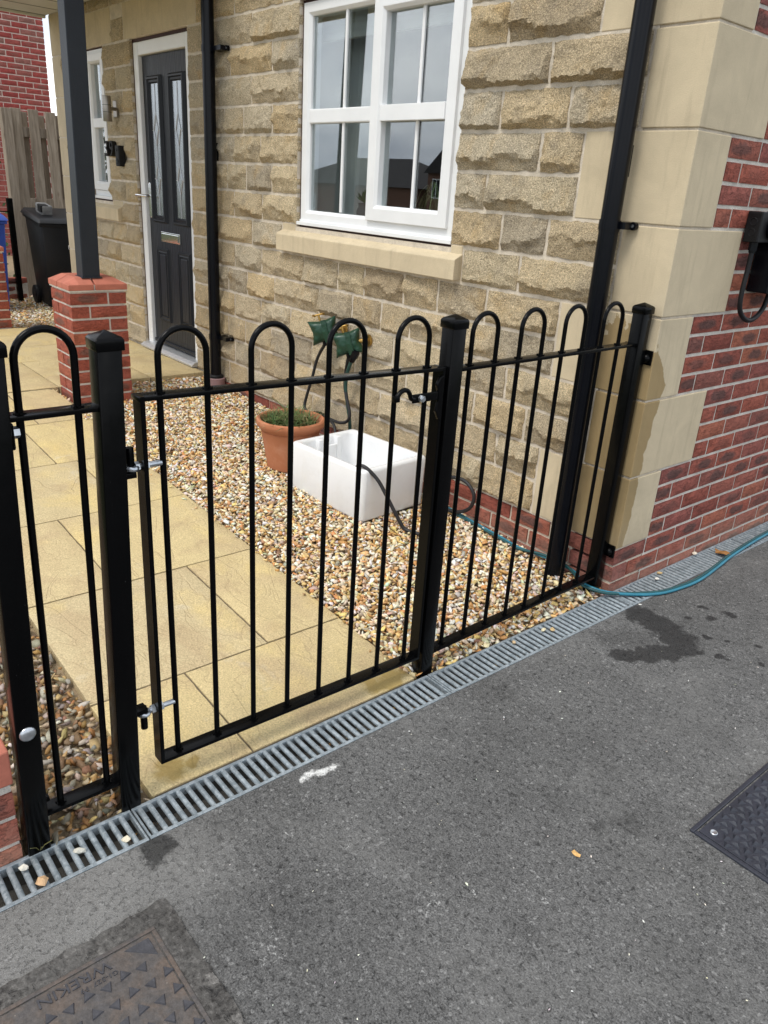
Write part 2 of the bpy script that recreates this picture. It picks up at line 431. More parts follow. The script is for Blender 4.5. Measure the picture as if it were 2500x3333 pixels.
def mat_wood():
    b = NB('weathered_timber')
    v = b.objr()
    gr = b.noise(b.stretch(v, (14, 14, 1.3)), 2.6, 5, 0.6, 1.0)
    col = b.ramp(gr, [(0.25, (0.17, 0.135, 0.098)), (0.5, (0.28, 0.232, 0.178)), (0.75, (0.38, 0.325, 0.26))])
    col = b.mix(1.0, col, b.ramp(b.rand(), [(0.0, 0.75), (1.0, 1.2)]), 'MULTIPLY')
    kn = b.voro(b.stretch(v, (1.0, 1.0, 0.5)), 7.0)
    col = b.mix(b.ramp(kn, [(0.06, 0.85), (0.16, 0.0)]), col, (0.13, 0.085, 0.05))
    MATS['weathered_timber'] = b.fin(col, 0.85, b.bump(gr, 0.5, 0.004), 0, 0.2)

def mat_door():
    b = NB('woodgrain_door_skin')
    v = b.obj()
    w = b.n('ShaderNodeTexWave', wave_type='BANDS', bands_direction='X')
    b.set(w.inputs['Vector'], b.stretch(v, (1.0, 1.0, 0.16)))
    w.inputs['Scale'].default_value = 14.0
    w.inputs['Distortion'].default_value = 9.0
    w.inputs['Detail'].default_value = 3.0
    w.inputs['Detail Scale'].default_value = 1.1
    f = w.outputs['Fac']
    col = b.mix(b.ramp(f, [(0.3, 0.0), (0.7, 1.0)]), (0.010, 0.012, 0.016), (0.022, 0.025, 0.031))
    MATS['woodgrain_door_skin'] = b.fin(col, 0.42, b.bump(f, 0.35, 0.003), 0, 0.3)

def mat_worn(name, base, dirt, rough, spec, scale, bloom):
    b = NB(name)
    v = b.pos()
    c = b.mix(b.ramp(b.noise(v, scale, 6, 0.7, 0.4), [(0.50, 0.0), (0.75, bloom)]), base, dirt)
    c = b.mix(b.ramp(b.voro(v, 38.0), [(0.018, 0.75), (0.04, 0.0)]), c, (0.20, 0.17, 0.13))
    c = b.mix(1.0, c, b.ramp(b.noise(v, 3.0, 3), [(0.3, 0.94), (0.7, 1.04)]), 'MULTIPLY')
    MATS[name] = b.fin(c, rough, b.bump(b.noise(v, 55.0, 4), 0.06, 0.003), 0, spec)

mat_gritstone(); mat_caststone(); mat_slab(); mat_black_gloss(); mat_galv(); mat_rust_iron(); mat_pvc(); mat_wood(); mat_door()
mat_mortar('stone_mortar', (0.66, 0.585, 0.475)); mat_mortar('brick_mortar', (0.66, 0.62, 0.55))
mat_mortar('neighbour_mortar', (0.74, 0.64, 0.56))
mat_mortar('soil', (0.30, 0.23, 0.145))
mat_brick('red_brick', [(0.0, (0.26, 0.075, 0.055)), (0.25, (0.36, 0.105, 0.07)), (0.5, (0.29, 0.095, 0.078)), (0.75, (0.40, 0.135, 0.08)), (1.0, (0.25, 0.09, 0.075))], (0.11, 0.062, 0.055), 0.5)
mat_brick('pier_brick', [(0.0, (0.29, 0.075, 0.05)), (0.4, (0.36, 0.095, 0.06)), (0.75, (0.31, 0.088, 0.06)), (1.0, (0.39, 0.12, 0.068))], (0.17, 0.085, 0.065), 0.4)
mat_brick('neighbour_brick', [(0.0, (0.32, 0.062, 0.055)), (0.5, (0.40, 0.08, 0.068)), (0.82, (0.36, 0.095, 0.08)), (0.9, (0.30, 0.16, 0.13)), (1.0, (0.38, 0.085, 0.072))], (0.24, 0.11, 0.09), 0.15)
mat_asphalt('tarmac', (0.147, 0.146, 0.143), 235.0, True)
mat_asphalt('coarse_tarmac', (0.092, 0.088, 0.083), 80.0)
mat_attr('flint_gravel', 0.62, 110.0); mat_attr('leaf_green', 0.55, 40.0)
mat_window_glass('window_glass', 0.17); mat_window_glass('door_glass', 0.30, (0.5, 0.56, 0.55), 0.22)
simple('dark_iron', (0.062, 0.062, 0.070), 0.55, 0.2, 0.4, 0.3, 60, 160, 0.3)
simple('coping_red', (0.45, 0.155, 0.105), 0.8, 0, 0.25, 0.18, 14, 140, 0.3)
simple('black_plastic', (0.0030, 0.0036, 0.0058), 0.24, 0, 0.2, 0.2, 9)
simple('black_matt', (0.009, 0.009, 0.010), 0.5, 0, 0.25, 0.2, 20)
simple('rubber_hose', (0.018, 0.018, 0.02), 0.5, 0, 0.4, 0.2, 30)
simple('teal_hose', (0.025, 0.19, 0.27), 0.42, 0, 0.5, 0.25, 18)
simple('dark_teal_hose', (0.012, 0.07, 0.075), 0.45, 0, 0.5, 0.25, 18)
simple('green_hose', (0.012, 0.055, 0.045), 0.45, 0, 0.5, 0.2, 18)
simple('green_cover', (0.008, 0.046, 0.024), 0.36, 0, 0.5, 0.3, 25, 30, 1.0)
simple('brass', (0.52, 0.33, 0.10), 0.35, 0.9, 0.5, 0.25, 40)
simple('zinc', (0.55, 0.58, 0.61), 0.32, 0.9, 0.5, 0.2, 60)
simple('chrome', (0.75, 0.75, 0.76), 0.10, 1.0, 0.5)
simple('steel_brushed', (0.33, 0.30, 0.26), 0.35, 0.9, 0.5, 0.1, 30)
simple('grey_post_paint', (0.019, 0.024, 0.032), 0.45, 0, 0.3, 0.12, 10, 90, 0.2)
simple('anthracite', (0.012, 0.0145, 0.019), 0.42, 0, 0.3, 0.1, 10)
simple('white_soffit', (0.66, 0.67, 0.62), 0.45, 0, 0.4, 0.10, 5)
simple('brown_sealant', (0.050, 0.020, 0.017), 0.6, 0, 0.3, 0.2, 30)
simple('threshold_aluminium', (0.60, 0.61, 0.62), 0.35, 0.6, 0.5, 0.1, 20)
mat_worn('terracotta', (0.43, 0.165, 0.08), (0.56, 0.30, 0.19), 0.8, 0.3, 7.0, 0.6)
mat_worn('white_ceramic', (0.81, 0.82, 0.825), (0.66, 0.645, 0.60), 0.13, 0.5, 8.0, 0.35)
simple('mauve_clay', (0.27, 0.17, 0.17), 0.7, 0, 0.3, 0.15, 12)
simple('blue_plastic', (0.012, 0.055, 0.33), 0.38, 0, 0.5, 0.15, 6)
simple('bin_plastic', (0.008, 0.0085, 0.010), 0.42, 0, 0.3, 0.25, 5, 120, 0.15)
simple('bin_scuffed', (0.15, 0.15, 0.148), 0.6, 0, 0.4, 0.3, 20)
simple('white_print', (0.75, 0.75, 0.75), 0.5)
simple('label_white', (0.62, 0.66, 0.74), 0.4, 0, 0.4, 0.05)
simple('channel_concrete', (0.115, 0.108, 0.095), 0.95, 0, 0.2, 0.4, 16, 90, 0.6)
simple('blue_grey_composite', (0.026, 0.029, 0.040), 0.36, 0, 0.5, 0.3, 9, 110, 0.3)
simple('plaster_white', (0.62, 0.62, 0.60), 0.9, 0, 0.2, 0.05)
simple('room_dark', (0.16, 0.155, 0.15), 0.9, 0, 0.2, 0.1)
simple('lead', (0.62, 0.64, 0.65), 0.3, 0.6, 0.5)
simple('roof_tile', (0.050, 0.046, 0.045), 0.85, 0, 0.2, 0.3, 3, 12, 0.5)
simple('far_brick', (0.19, 0.105, 0.075), 0.9, 0, 0.2, 0.25, 5)
simple('bark', (0.10, 0.075, 0.05), 0.9, 0, 0.2, 0.3, 12)
simple('grass_ground', (0.075, 0.085, 0.035), 0.95, 0, 0.1, 0.3, 2)
simple('dark_joint', (0.15, 0.12, 0.08), 0.95, 0, 0.1, 0.3, 20, 90, 0.5)

# ------------------------------------------------------------------ geometry helpers
W = {}                                                    # world position of every object origin

def tag(o, label=None, cat=None, group=None, kind=None):
    if label: o['label'] = label
    if cat: o['category'] = cat
    if group: o['group'] = group
    if kind: o['kind'] = kind
    return o

def empty(name, loc, label=None, cat=None, group=None, kind=None, parent=None):
    o = bpy.data.objects.new(name, None)
    o.empty_display_size = 0.1
    COL.objects.link(o)
    W[o] = Vector(loc)
    if parent:
        o.parent = parent
        o.location = W[o] - W[parent]
    else:
        o.location = loc
    return tag(o, label, cat, group, kind)

def link(name, mesh, parent=None, loc=(0, 0, 0), rot=None):
    o = bpy.data.objects.new(name, mesh)
    COL.objects.link(o)
    W[o] = Vector(loc)
    if parent:
        o.parent = parent
        o.location = W[o] - W[parent]
    else:
        o.location = loc
    if rot is not None:
        o.rotation_euler = rot
    return o

class MB:
    """collects simple solids in world coordinates, then becomes ONE mesh object"""
    def __init__(self):
        self.v, self.f, self.mi = [], [], []
    def add(self, vs, fs, mi=0):
        n = len(self.v)
        self.v += [tuple(p) for p in vs]
        self.f += [tuple(i + n for i in q) for q in fs]
        self.mi += [mi] * len(fs)
        return self
    def box(self, x0, x1, y0, y1, z0, z1, mi=0):
        x0, x1 = min(x0, x1), max(x0, x1); y0, y1 = min(y0, y1), max(y0, y1); z0, z1 = min(z0, z1), max(z0, z1)
        vs = [(x, y, z) for z in (z0, z1) for y in (y0, y1) for x in (x0, x1)]
        return self.add(vs, [(0, 2, 3, 1), (4, 5, 7, 6), (0, 1, 5, 4), (2, 6, 7, 3), (0, 4, 6, 2), (1, 3, 7, 5)], mi)
    def hexa(self, b4, t4, mi=0):
        """b4 and t4: bottom and top rings, counter-clockwise from above"""
        vs = list(b4) + list(t4)
        n = len(b4)
        fs = [tuple(range(n - 1, -1, -1)), tuple(range(n, 2 * n))]
        fs += [(i, (i + 1) % n, n + (i + 1) % n, n + i) for i in range(n)]
        return self.add(vs, fs, mi)
    def obox(self, c, ax, ay, az, mi=0):
        c, ax, ay, az = Vector(c), Vector(ax), Vector(ay), Vector(az)
        vs = [c + sx * ax + sy * ay + sz * az for sz in (-1, 1) for sy in (-1, 1) for sx in (-1, 1)]
        return self.add(vs, [(0, 2, 3, 1), (4, 5, 7, 6), (0, 1, 5, 4), (2, 6, 7, 3), (0, 4, 6, 2), (1, 3, 7, 5)], mi)
    def tube(self, pts, r, n=10, mi=0, cap=True, closed=False):
        pts = [Vector(p) for p in pts]
        m = len(pts)
        rs = r if isinstance(r, (list, tuple)) else [r] * m
        rings, prev = [], None
        for i, p in enumerate(pts):
            if closed: d = pts[(i + 1) % m] - pts[i - 1]
            elif i == 0: d = pts[1] - p
            elif i == m - 1: d = p - pts[i - 1]
            else: d = (pts[i + 1] - p).normalized() + (p - pts[i - 1]).normalized()
            d.normalize()
            if prev is None:
                u = d.orthogonal().normalized()
            else:
                u = (prev - d * prev.dot(d)).normalized()
            prev = u
            w = d.cross(u)
            rings.append([p + rs[i] * (math.cos(2 * math.pi * k / n) * u + math.sin(2 * math.pi * k / n) * w) for k in range(n)])
        vs = [q for ring in rings for q in ring]
        fs = []
        for i in range(m if closed else m - 1):
            a, bb = i * n, ((i + 1) % m) * n
            fs += [(a + k, a + (k + 1) % n, bb + (k + 1) % n, bb + k) for k in range(n)]
        if cap and not closed:
            fs.append(tuple(range(n - 1, -1, -1)))
            fs.append(tuple(range((m - 1) * n, m * n)))
        return self.add(vs, fs, mi)
    def lathe(self, prof, c, n=40, mi=0):
        """prof: (radius, z) list, outside going up; c: axis point"""
        vs, fs = [], []
        for (r, z) in prof:
            vs += [(c[0] + r * math.cos(2 * math.pi * k / n), c[1] + r * math.sin(2 * math.pi * k / n), c[2] + z) for k in range(n)]
        for i in range(len(prof) - 1):
            fs += [(i * n + k, i * n + (k + 1) % n, (i + 1) * n + (k + 1) % n, (i + 1) * n + k) for k in range(n)]
        fs.append(tuple(range(n - 1, -1, -1)))
        fs.append(tuple(range((len(prof) - 1) * n, len(prof) * n)))
        return self.add(vs, fs, mi)
    def prism(self, poly, d0, axis, d1, mi=0):
        """poly: 2D outline; axis 'x','y','z' is the direction of extrusion d0..d1"""
        def P(a, bb, d):
            return {'x': (d, a, bb), 'y': (a, d, bb), 'z': (a, bb, d)}[axis]
        n = len(poly)
        vs = [P(a, bb, d0) for a, bb in poly] + [P(a, bb, d1) for a, bb in poly]
        fs = [tuple(range(n - 1, -1, -1)), tuple(range(n, 2 * n))] + [(i, (i + 1) % n, n + (i + 1) % n, n + i) for i in range(n)]
        return self.add(vs, fs, mi)
    def mesh(self, name, mats, bevel=0.0, smooth=None, segs=2, origin=(0, 0, 0), recalc=True):
        me = bpy.data.meshes.new(name)
        o = Vector(origin)
        me.from_pydata([Vector(p) - o for p in self.v], [], self.f)
        for m in (mats if isinstance(mats, (list, tuple)) else [mats]):
            me.materials.append(MATS[m])
        if any(self.mi):
            me.polygons.foreach_set('material_index', self.mi)
        if bevel or recalc:
            bm = bmesh.new(); bm.from_mesh(me)
            if recalc:
                bmesh.ops.recalc_face_normals(bm, faces=bm.faces)
            if bevel:
                es = [e for e in bm.edges if e.is_manifold and e.calc_face_angle(0) > 0.5]
                bmesh.ops.bevel(bm, geom=es, offset=bevel, segments=segs, profile=0.5, affect='EDGES', clamp_overlap=True)
            bm.to_mesh(me); bm.free()
        if smooth is not None:
            me.polygons.foreach_set('use_smooth', [True] * len(me.polygons))
            me.set_sharp_from_angle(angle=math.radians(smooth))
        me.update()
        return me
    def build(self, name, mats, parent=None, bevel=0.0, smooth=None, segs=2, origin=None, recalc=True):
        if origin is None:
            a = np.array(self.v)
            origin = tuple((a.min(0) + a.max(0)) / 2) if parent else (0, 0, 0)
        me = self.mesh(name, mats, bevel, smooth, segs, origin, recalc)
        return link(name, me, parent, origin)

def smoothline(pts, k=8):
    """Catmull-Rom through pts"""
    P = [Vector(p) for p in pts]
    P = [2 * P[0] - P[1]] + P + [2 * P[-1] - P[-2]]
    out = []
    for i in range(1, len(P) - 2):
        for j in range(k):
            t = j / k
            out.append(0.5 * ((2 * P[i]) + (P[i + 1] - P[i - 1]) * t + (2 * P[i - 1] - 5 * P[i] + 4 * P[i + 1] - P[i + 2]) * t * t + (3 * P[i] - P[i - 1] - 3 * P[i + 1] + P[i + 2]) * t ** 3))
    out.append(P[-2])
    return out

def hose(name, pts, r, mat, label, cat='hose', parent=None, group=None, k=8):
    m = MB(); m.tube(smoothline(pts, k), r, 10)
    o = m.build(name, mat, parent, smooth=60)
    if parent is None: tag(o, label, cat, group)
    return o

def fnoise(p, s, seed=0.0):
    return mnoise.noise(Vector((p[0] * s + seed, p[1] * s + seed * 0.37, p[2] * s - seed * 0.71)))

def text_mesh(body, size, extrude):
    cu = bpy.data.curves.new('lettering', 'FONT')
    cu.body = body; cu.size = size; cu.extrude = extrude; cu.align_x = 'CENTER'; cu.align_y = 'CENTER'
    cu.resolution_u = 3
    t = bpy.data.objects.new('lettering', cu)
    COL.objects.link(t)
    dg = bpy.context.evaluated_depsgraph_get()
    me = bpy.data.meshes.new_from_object(t.evaluated_get(dg))
    bpy.data.objects.remove(t); bpy.data.curves.remove(cu)
    return me

def put_text(body, size, extrude, c, xdir, ydir, mat, parent, name='lettering', sx=1.0):
    me = text_mesh(body, size, extrude)
    xd, yd = Vector(xdir).normalized(), Vector(ydir).normalized()
    zd = xd.cross(yd)
    for v in me.vertices:
        p = v.co.copy()
        v.co = xd * p.x * sx + yd * p.y + zd * p.z
    me.materials.clear(); me.materials.append(MATS[mat])
    return link(name, me, parent, c)

# ---- gradients of the front garden
def path_z(x): return 0.005 + 0.0565 * max(0.0, -x) if x > -3.39 else 0.2005
def bed_z(x): return -0.012 + 0.052 * max(0.0, -x) if x > -3.4 else 0.170

# ---- rock-faced stone, x along the wall, faces -y
def rock_mesh(w, h, seed, step=0.02, deep=1.0):
    nx, nz = max(4, int(w / step)), max(4, int(h / step))
    vs, fs = [], []
    led = rng.uniform(-0.60, 0.0); amp = rng.uniform(0.7, 1.5); bulge = rng.uniform(.020, .042)
    fr, fs_ = rng.uniform(4, 9), rng.uniform(.18, .42)
    planes = []
    for _ in range(rng.randint(4, 7)):
        planes.append((rng.uniform(-.5, .5) * w, rng.uniform(-.5, .5) * h, rng.uniform(.004, .020), rng.uniform(-.16, .16), rng.uniform(-.10, .10)))
    for j in range(nz + 1):
        for i in range(nx + 1):
            u, t = i / nx, j / nz
            x, z = (u - 0.5) * w, (t - 0.5) * h
            if 0 < i < nx and 0 < j < nz:
                x += rng.uniform(-.34, .34) * w / nx; z += rng.uniform(-.34, .34) * h / nz
            e = min((u) * w, (1 - u) * w, t * h, (1 - t) * h)
            k = min(1.0, e / 0.013); k = k * k * (3 - 2 * k)
            p = (x, 0.0, z)
            n1, n2, n3 = fnoise(p, 7, seed), fnoise(p, 19, seed + 3), fnoise(p, 44, seed + 9)
            lz = h * max(-.62, led + fs_ * fnoise((x, 0, 0), fr, seed + 5) + .10 * fnoise((x, 0, 0), 22, seed + 8))   # broken lip of the pitched face
            f = min(h0 + gx_ * (x - px_) + gz_ * (z - pz_) for px_, pz_, h0, gx_, gz_ in planes)
            up_ = bulge * (1 - .75 * max(0.0, z - lz) / max(.02, h / 2 - lz)) + max(-.010, f - .006) * .9
            q_ = min(1.0, (z + h / 2) / max(.01, lz + h / 2))
            dn_ = bulge * (.08 + .40 * q_)
            s_ = min(1.0, max(0.0, (z - lz) / .013 + .5)); s_ = s_ * s_ * (3 - 2 * s_)
            d = dn_ + (up_ - dn_) * s_
            d += amp * (0.007 * n1 + 0.0065 * n2 + 0.0045 * n3)
            d = 0.001 + 0.0015 * n3 + k * max(0.001, d)
            if e <= 1e-6:                                                    # ragged arris
                q = 0.0060
                x += q * fnoise((x, 0, z), 34, seed + 13); z += q * fnoise((x, 1, z), 34, seed + 17)
            vs.append((x, -max(0.0, d) * deep, z))
    for j in range(nz):
        for i in range(nx):
            a = j * (nx + 1) + i
            fs.append((a, a + 1, a + nx + 2, a + nx + 1))
    ring = [i for i in range(nx + 1)] + [j * (nx + 1) + nx for j in range(1, nz + 1)] + [nz * (nx + 1) + i for i in range(nx - 1, -1, -1)] + [j * (nx + 1) for j in range(nz - 1, 0, -1)]
    base = len(vs)
    for r in ring:
        vs.append((vs[r][0], 0.035, vs[r][2]))
    m = len(ring)
    fs += [(ring[(k + 1) % m], ring[k], base + k, base + (k + 1) % m) for k in range(m)]
    me = bpy.data.meshes.new('stone')
    me.from_pydata(vs, [], fs)
    me.materials.append(MATS['gritstone'])
    me.polygons.foreach_set('use_smooth', [True] * len(fs))
    me.set_sharp_from_angle(angle=math.radians(14))
    return me

# ---- bricks: x along the course, face at -y/2, origin in the middle
def brick_mesh(L, D, H, mat, seed):
    xs = np.linspace(-L / 2, L / 2, max(3, int(L / 0.045) + 1)); zs = np.linspace(-H / 2, H / 2, 4)
    vs, fs = [], []
    nx, nz = len(xs), len(zs)
    for z in zs:
        for x in xs:
            edge = min(x + L / 2, L / 2 - x, z + H / 2, H / 2 - z)
            y = -D / 2 + (0.0035 if edge < 1e-6 else 0.0) + 0.0015 * fnoise((x, 0, z), 40, seed)
            vs.append((x + 0.0015 * fnoise((x, 3, z), 30, seed), y, z + 0.0015 * fnoise((x, 7, z), 30, seed)))
    for j in range(nz - 1):
        for i in range(nx - 1):
            a = j * nx + i
            fs.append((a, a + 1, a + nx + 1, a + nx))
    ring = list(range(nx)) + [j * nx + nx - 1 for j in range(1, nz)] + [(nz - 1) * nx + i for i in range(nx - 2, -1, -1)] + [j * nx for j in range(nz - 2, 0, -1)]
    base = len(vs)
    for r in ring:
        vs.append((vs[r][0], D / 2, vs[r][2]))
    m = len(ring)
    fs += [(ring[(k + 1) % m], ring[k], base + k, base + (k + 1) % m) for k in range(m)]
    fs.append(tuple(base + k for k in range(m)))
    me = bpy.data.meshes.new('brick')
    me.from_pydata(vs, [], fs)
    me.materials.append(MATS[mat])
    return me

BR = {}
def brick(parent, mat, c, L, rotz=0.0, D=0.1025, H=0.0620, name='brick'):
    L -= .003
    key = (mat, round(L, 4), round(D, 4), round(H, 4))
    if key not in BR:
        BR[key] = [brick_mesh(L, D, H, mat, 5.3 * i + L * 77) for i in range(4)]
    return link(name, rng.choice(BR[key]), parent, c, (rng.uniform(-.004, .004), rng.uniform(-.006, .006), rotz + rng.uniform(-.004, .004)))

def grid_sheet(name, mat, x0, x1, y0, y1, zf, nx, ny, label=None, kind='structure', parent=None):
    vs, fs = [], []
    for j in range(ny + 1):
        for i in range(nx + 1):
            x, y = x0 + (x1 - x0) * i / nx, y0 + (y1 - y0) * j / ny
            vs.append((x, y, zf(x, y)))
    for j in range(ny):
        for i in range(nx):
            a = j * (nx + 1) + i
            fs.append((a, a + 1, a + nx + 2, a + nx + 1))
    me = bpy.data.meshes.new(name)
    me.from_pydata(vs, [], fs)
    me.materials.append(MATS[mat])
    me.polygons.foreach_set('use_smooth', [True] * len(fs))
    o = link(name, me, parent)
    return tag(o, label, None, None, kind)

# ---- loose stones: flat-shaded angular chips, one mesh
PHI = (1 + 5 ** 0.5) / 2
ICO_V = np.array([(-1, PHI, 0), (1, PHI, 0), (-1, -PHI, 0), (1, -PHI, 0), (0, -1, PHI), (0, 1, PHI), (0, -1, -PHI), (0, 1, -PHI), (PHI, 0, -1), (PHI, 0, 1), (-PHI, 0, -1), (-PHI, 0, 1)]) / math.hypot(1, PHI)
ICO_F = np.array([(0, 11, 5), (0, 5, 1), (0, 1, 7), (0, 7, 10), (0, 10, 11), (1, 5, 9), (5, 11, 4), (11, 10, 2), (10, 7, 6), (7, 1, 8), (3, 9, 4), (3, 4, 2), (3, 2, 6), (3, 6, 8), (3, 8, 9), (4, 9, 5), (2, 4, 11), (6, 2, 10), (8, 6, 7), (9, 8, 1)])
PALE = np.array([(.80, .71, .54), (.76, .61, .39), (.66, .46, .22), (.54, .28, .10), (.34, .20, .11), (.55, .49, .41), (.84, .80, .71), (.74, .52, .21), (.42, .34, .26), (.62, .35, .14)])
PALE_W = np.array([.17, .17, .14, .11, .06, .06, .12, .09, .04, .04]); PALE_W = PALE_W / PALE_W.sum()
DARK_T = .62
DARK_W = np.array([.06, .13, .14, .15, .18, .14, .04, .03, .11, .04]); DARK_W = DARK_W / DARK_W.sum()

def pebble_mesh(name, pos, size, weights, mat='flint_gravel', angular=0.36):
    N = len(pos)
    v = ICO_V[None] * (1 + angular * nrng.standard_normal((N, 12, 1)).clip(-1.6, 1.6))
    sc = np.stack([size * nrng.uniform(.8, 1.5, N), size * nrng.uniform(.45, .9, N), size * nrng.uniform(.25, .55, N)], 1)
    v = v * sc[:, None, :] * 0.5
    a, t, q = nrng.uniform(0, 2 * math.pi, N), nrng.normal(0, .5, N), nrng.normal(0, .5, N)
    def rot(v, ang, i, j):
        c, s = np.cos(ang)[:, None], np.sin(ang)[:, None]
        o = v.copy(); o[:, :, i] = c * v[:, :, i] - s * v[:, :, j]; o[:, :, j] = s * v[:, :, i] + c * v[:, :, j]
        return o
    v = rot(rot(rot(v, t, 1, 2), q, 0, 2), a, 0, 1) + pos[:, None, :]
    F = (ICO_F[None] + (np.arange(N) * 12)[:, None, None]).reshape(-1)
    me = bpy.data.meshes.new(name)
    me.vertices.add(N * 12); me.vertices.foreach_set('co', v.reshape(-1).astype(np.float32))
    me.loops.add(len(F)); me.loops.foreach_set('vertex_index', F.astype(np.int32))
    me.polygons.add(N * 20); me.polygons.foreach_set('loop_start', np.arange(0, N * 60, 3, dtype=np.int32))
    me.update(calc_edges=True)
    ci = nrng.choice(len(PALE), N, p=weights)
    col = PALE[ci] * nrng.uniform(.72, 1.15, (N, 1)) * (DARK_T if weights is DARK_W else 1.0) * (1 + .06 * nrng.standard_normal((N, 3)))
    at = me.attributes.new('tint', 'FLOAT_COLOR', 'POINT')
    rgba = np.ones((N * 12, 4), np.float32); rgba[:, :3] = np.repeat(col.clip(.02, .86), 12, 0)
    at.data.foreach_set('color', rgba.reshape(-1))
    me.materials.append(MATS[mat])
    return me

def scatter(n, x0, x1, y0, y1, inside, smin, smax, zbase, lift=0.012):
    """jittered rows so that the chips cover the bed evenly"""
    A = (x1 - x0) * (y1 - y0); st = math.sqrt(A / n)
    gx, gy = np.meshgrid(np.arange(x0, x1, st), np.arange(y0, y1, st))
    p = np.stack([gx.ravel(), gy.ravel()], 1) + nrng.uniform(-.6, .6, (gx.size, 2)) * st
    p = p[[inside(a, b) for a, b in p]]
    s = smin + (smax - smin) * nrng.beta(1.6, 3.0, len(p))
    z = np.array([zbase(a) for a in p[:, 0]]) + nrng.uniform(-.2, 1.0, len(p)) * lift
    return np.column_stack([p, z]), s

# ================================================================== THE SETTING
def land_z(x, y):
    z = -0.10
    if y < -9: z -= min(3.2, (-9 - y) * 0.10)
    return z
grid_sheet('ground', 'grass_ground', -300, 300, -300, 300, lambda x, y: land_z(x, y) - 0.02, 60, 60)
def tar_z(x, y): return -0.001
grid_sheet('driveway', 'tarmac', 0.122, 14.0, -8.0, 8.0, tar_z, 28, 28)
grid_sheet('garden_bed', 'soil', -3.38, -0.002, -2.9, -0.002, lambda x, y: bed_z(x) - 0.012, 20, 12)
grid_sheet('passage_ground', 'soil', -12.0, -3.38, -4.0, 3.0, lambda x, y: 0.158, 8, 8)

# asphalt reinstatement round the iron cover
def patch_sheet():
    xs, ys = np.linspace(.30, .95, 40), np.linspace(-2.90, -2.045, 50)
    b = MB()
    outline = []
    def jag(a): return 0.008 * fnoise((a, 0, 0), 22, 3) + 0.004 * fnoise((a, 0, 0), 70, 5)
    for x in xs: outline.append((x, -2.043 + jag(x)))
    for y in ys[::-1]: outline.append((.95 + jag(y + 9), y))
    for x in xs[::-1]: outline.append((x, -2.90 + jag(x + 5)))
    for y in ys: outline.append((.297 + jag(y + 3), y))
    vs = [(x, y, 0.0032) for x, y in outline]
    c = len(vs); vs.append((.62, -2.45, .0032))
    b.add(vs, [(i, c, (i + 1) % c) for i in range(c)])
    return tag(b.build('asphalt_patch', 'coarse_tarmac', origin=(0, 0, 0)), None, None, None, 'structure')
patch_sheet()

# ---- riven paving path up to the porch
path = empty('garden_path', (-1.0, -1.5, 0.06), kind='structure')
def slab(x0, x1, y0, y1, seed):
    g = 0.0035
    x0 += g; x1 -= g; y0 += g; y1 -= g
    nx, ny = max(4, int((x1 - x0) / .028)), max(4, int((y1 - y0) / .028))
    c = ((x0 + x1) / 2, (y0 + y1) / 2, path_z((x0 + x1) / 2))
    lift = rng.uniform(-.0012, .0012)
    vs, fs = [], []
    for j in range(ny + 1):
        for i in range(nx + 1):
            x, y = x0 + (x1 - x0) * i / nx, y0 + (y1 - y0) * j / ny
            e = min(x - x0, x1 - x, y - y0, y1 - y)
            k = min(1, e / .02)
            d = 0.0055 * fnoise((x, y * 1.7, 0), 5, seed) + 0.0030 * abs(fnoise((x * 1.2, y * 2.2, 0), 3.5, seed + 8)) + 0.0022 * fnoise((x, y, 0), 22, seed) + 0.002 * abs(fnoise((x, y * 2, 0), 9, seed + 4))
            if e < 1e-6:
                x += .0018 * fnoise((x, y, 2), 40, seed); y += .0018 * fnoise((x, y, 5), 40, seed)
            vs.append((x - c[0], y - c[1], path_z(x) + lift + d * k - 0.004 * (1 - k) - c[2]))
    for j in range(ny):
        for i in range(nx):
            a = j * (nx + 1) + i
            fs.append((a, a + 1, a + nx + 2, a + nx + 1))
    ring = list(range(nx + 1)) + [j * (nx + 1) + nx for j in range(1, ny + 1)] + [ny * (nx + 1) + i for i in range(nx - 1, -1, -1)] + [j * (nx + 1) for j in range(ny - 1, 0, -1)]
    base = len(vs)
    for r in ring: vs.append((vs[r][0], vs[r][1], vs[r][2] - .04))
    m = len(ring)
    fs += [(ring[(k + 1) % m], ring[k], base + k, base + (k + 1) % m) for k in range(m)]
    me = bpy.data.meshes.new('paving_slab'); me.from_pydata(vs, [], fs)
    me.materials.append(MATS['riven_paving'])
    me.polygons.foreach_set('use_smooth', [True] * len(fs)); me.set_sharp_from_angle(angle=math.radians(40))
    link('paving_slab', me, path, c)
RY, LY = -1.045, -1.942
slabs = []
XB = [-0.004, -0.418, -1.015, -1.620, -2.212, -2.795, -3.392]
JY = [-1.646, -1.342, -1.622, -1.328, -1.425, -1.322]
for i in range(6):
    slabs += [(XB[i + 1], XB[i], JY[i], RY), (XB[i + 1], XB[i], LY, JY[i])]
slabs += [(XB[5], XB[4], -2.50, LY), (XB[6], XB[5], -2.50, LY)]
PX = [-3.392, -4.155, -4.680, -5.14, -5.46]
for i in range(4):
    for y0, y1 in ((-2.40, -1.95), (-1.95, -1.35), (-1.35, -1.01 - .03 * (i % 2)), (-1.01 - .03 * (i % 2), -0.41), (-0.41, -0.014)):
        slabs.append((PX[i + 1], PX[i], y0, y1))
for i, s in enumerate(slabs): slab(*s, 13.7 * i)
bb = MB()
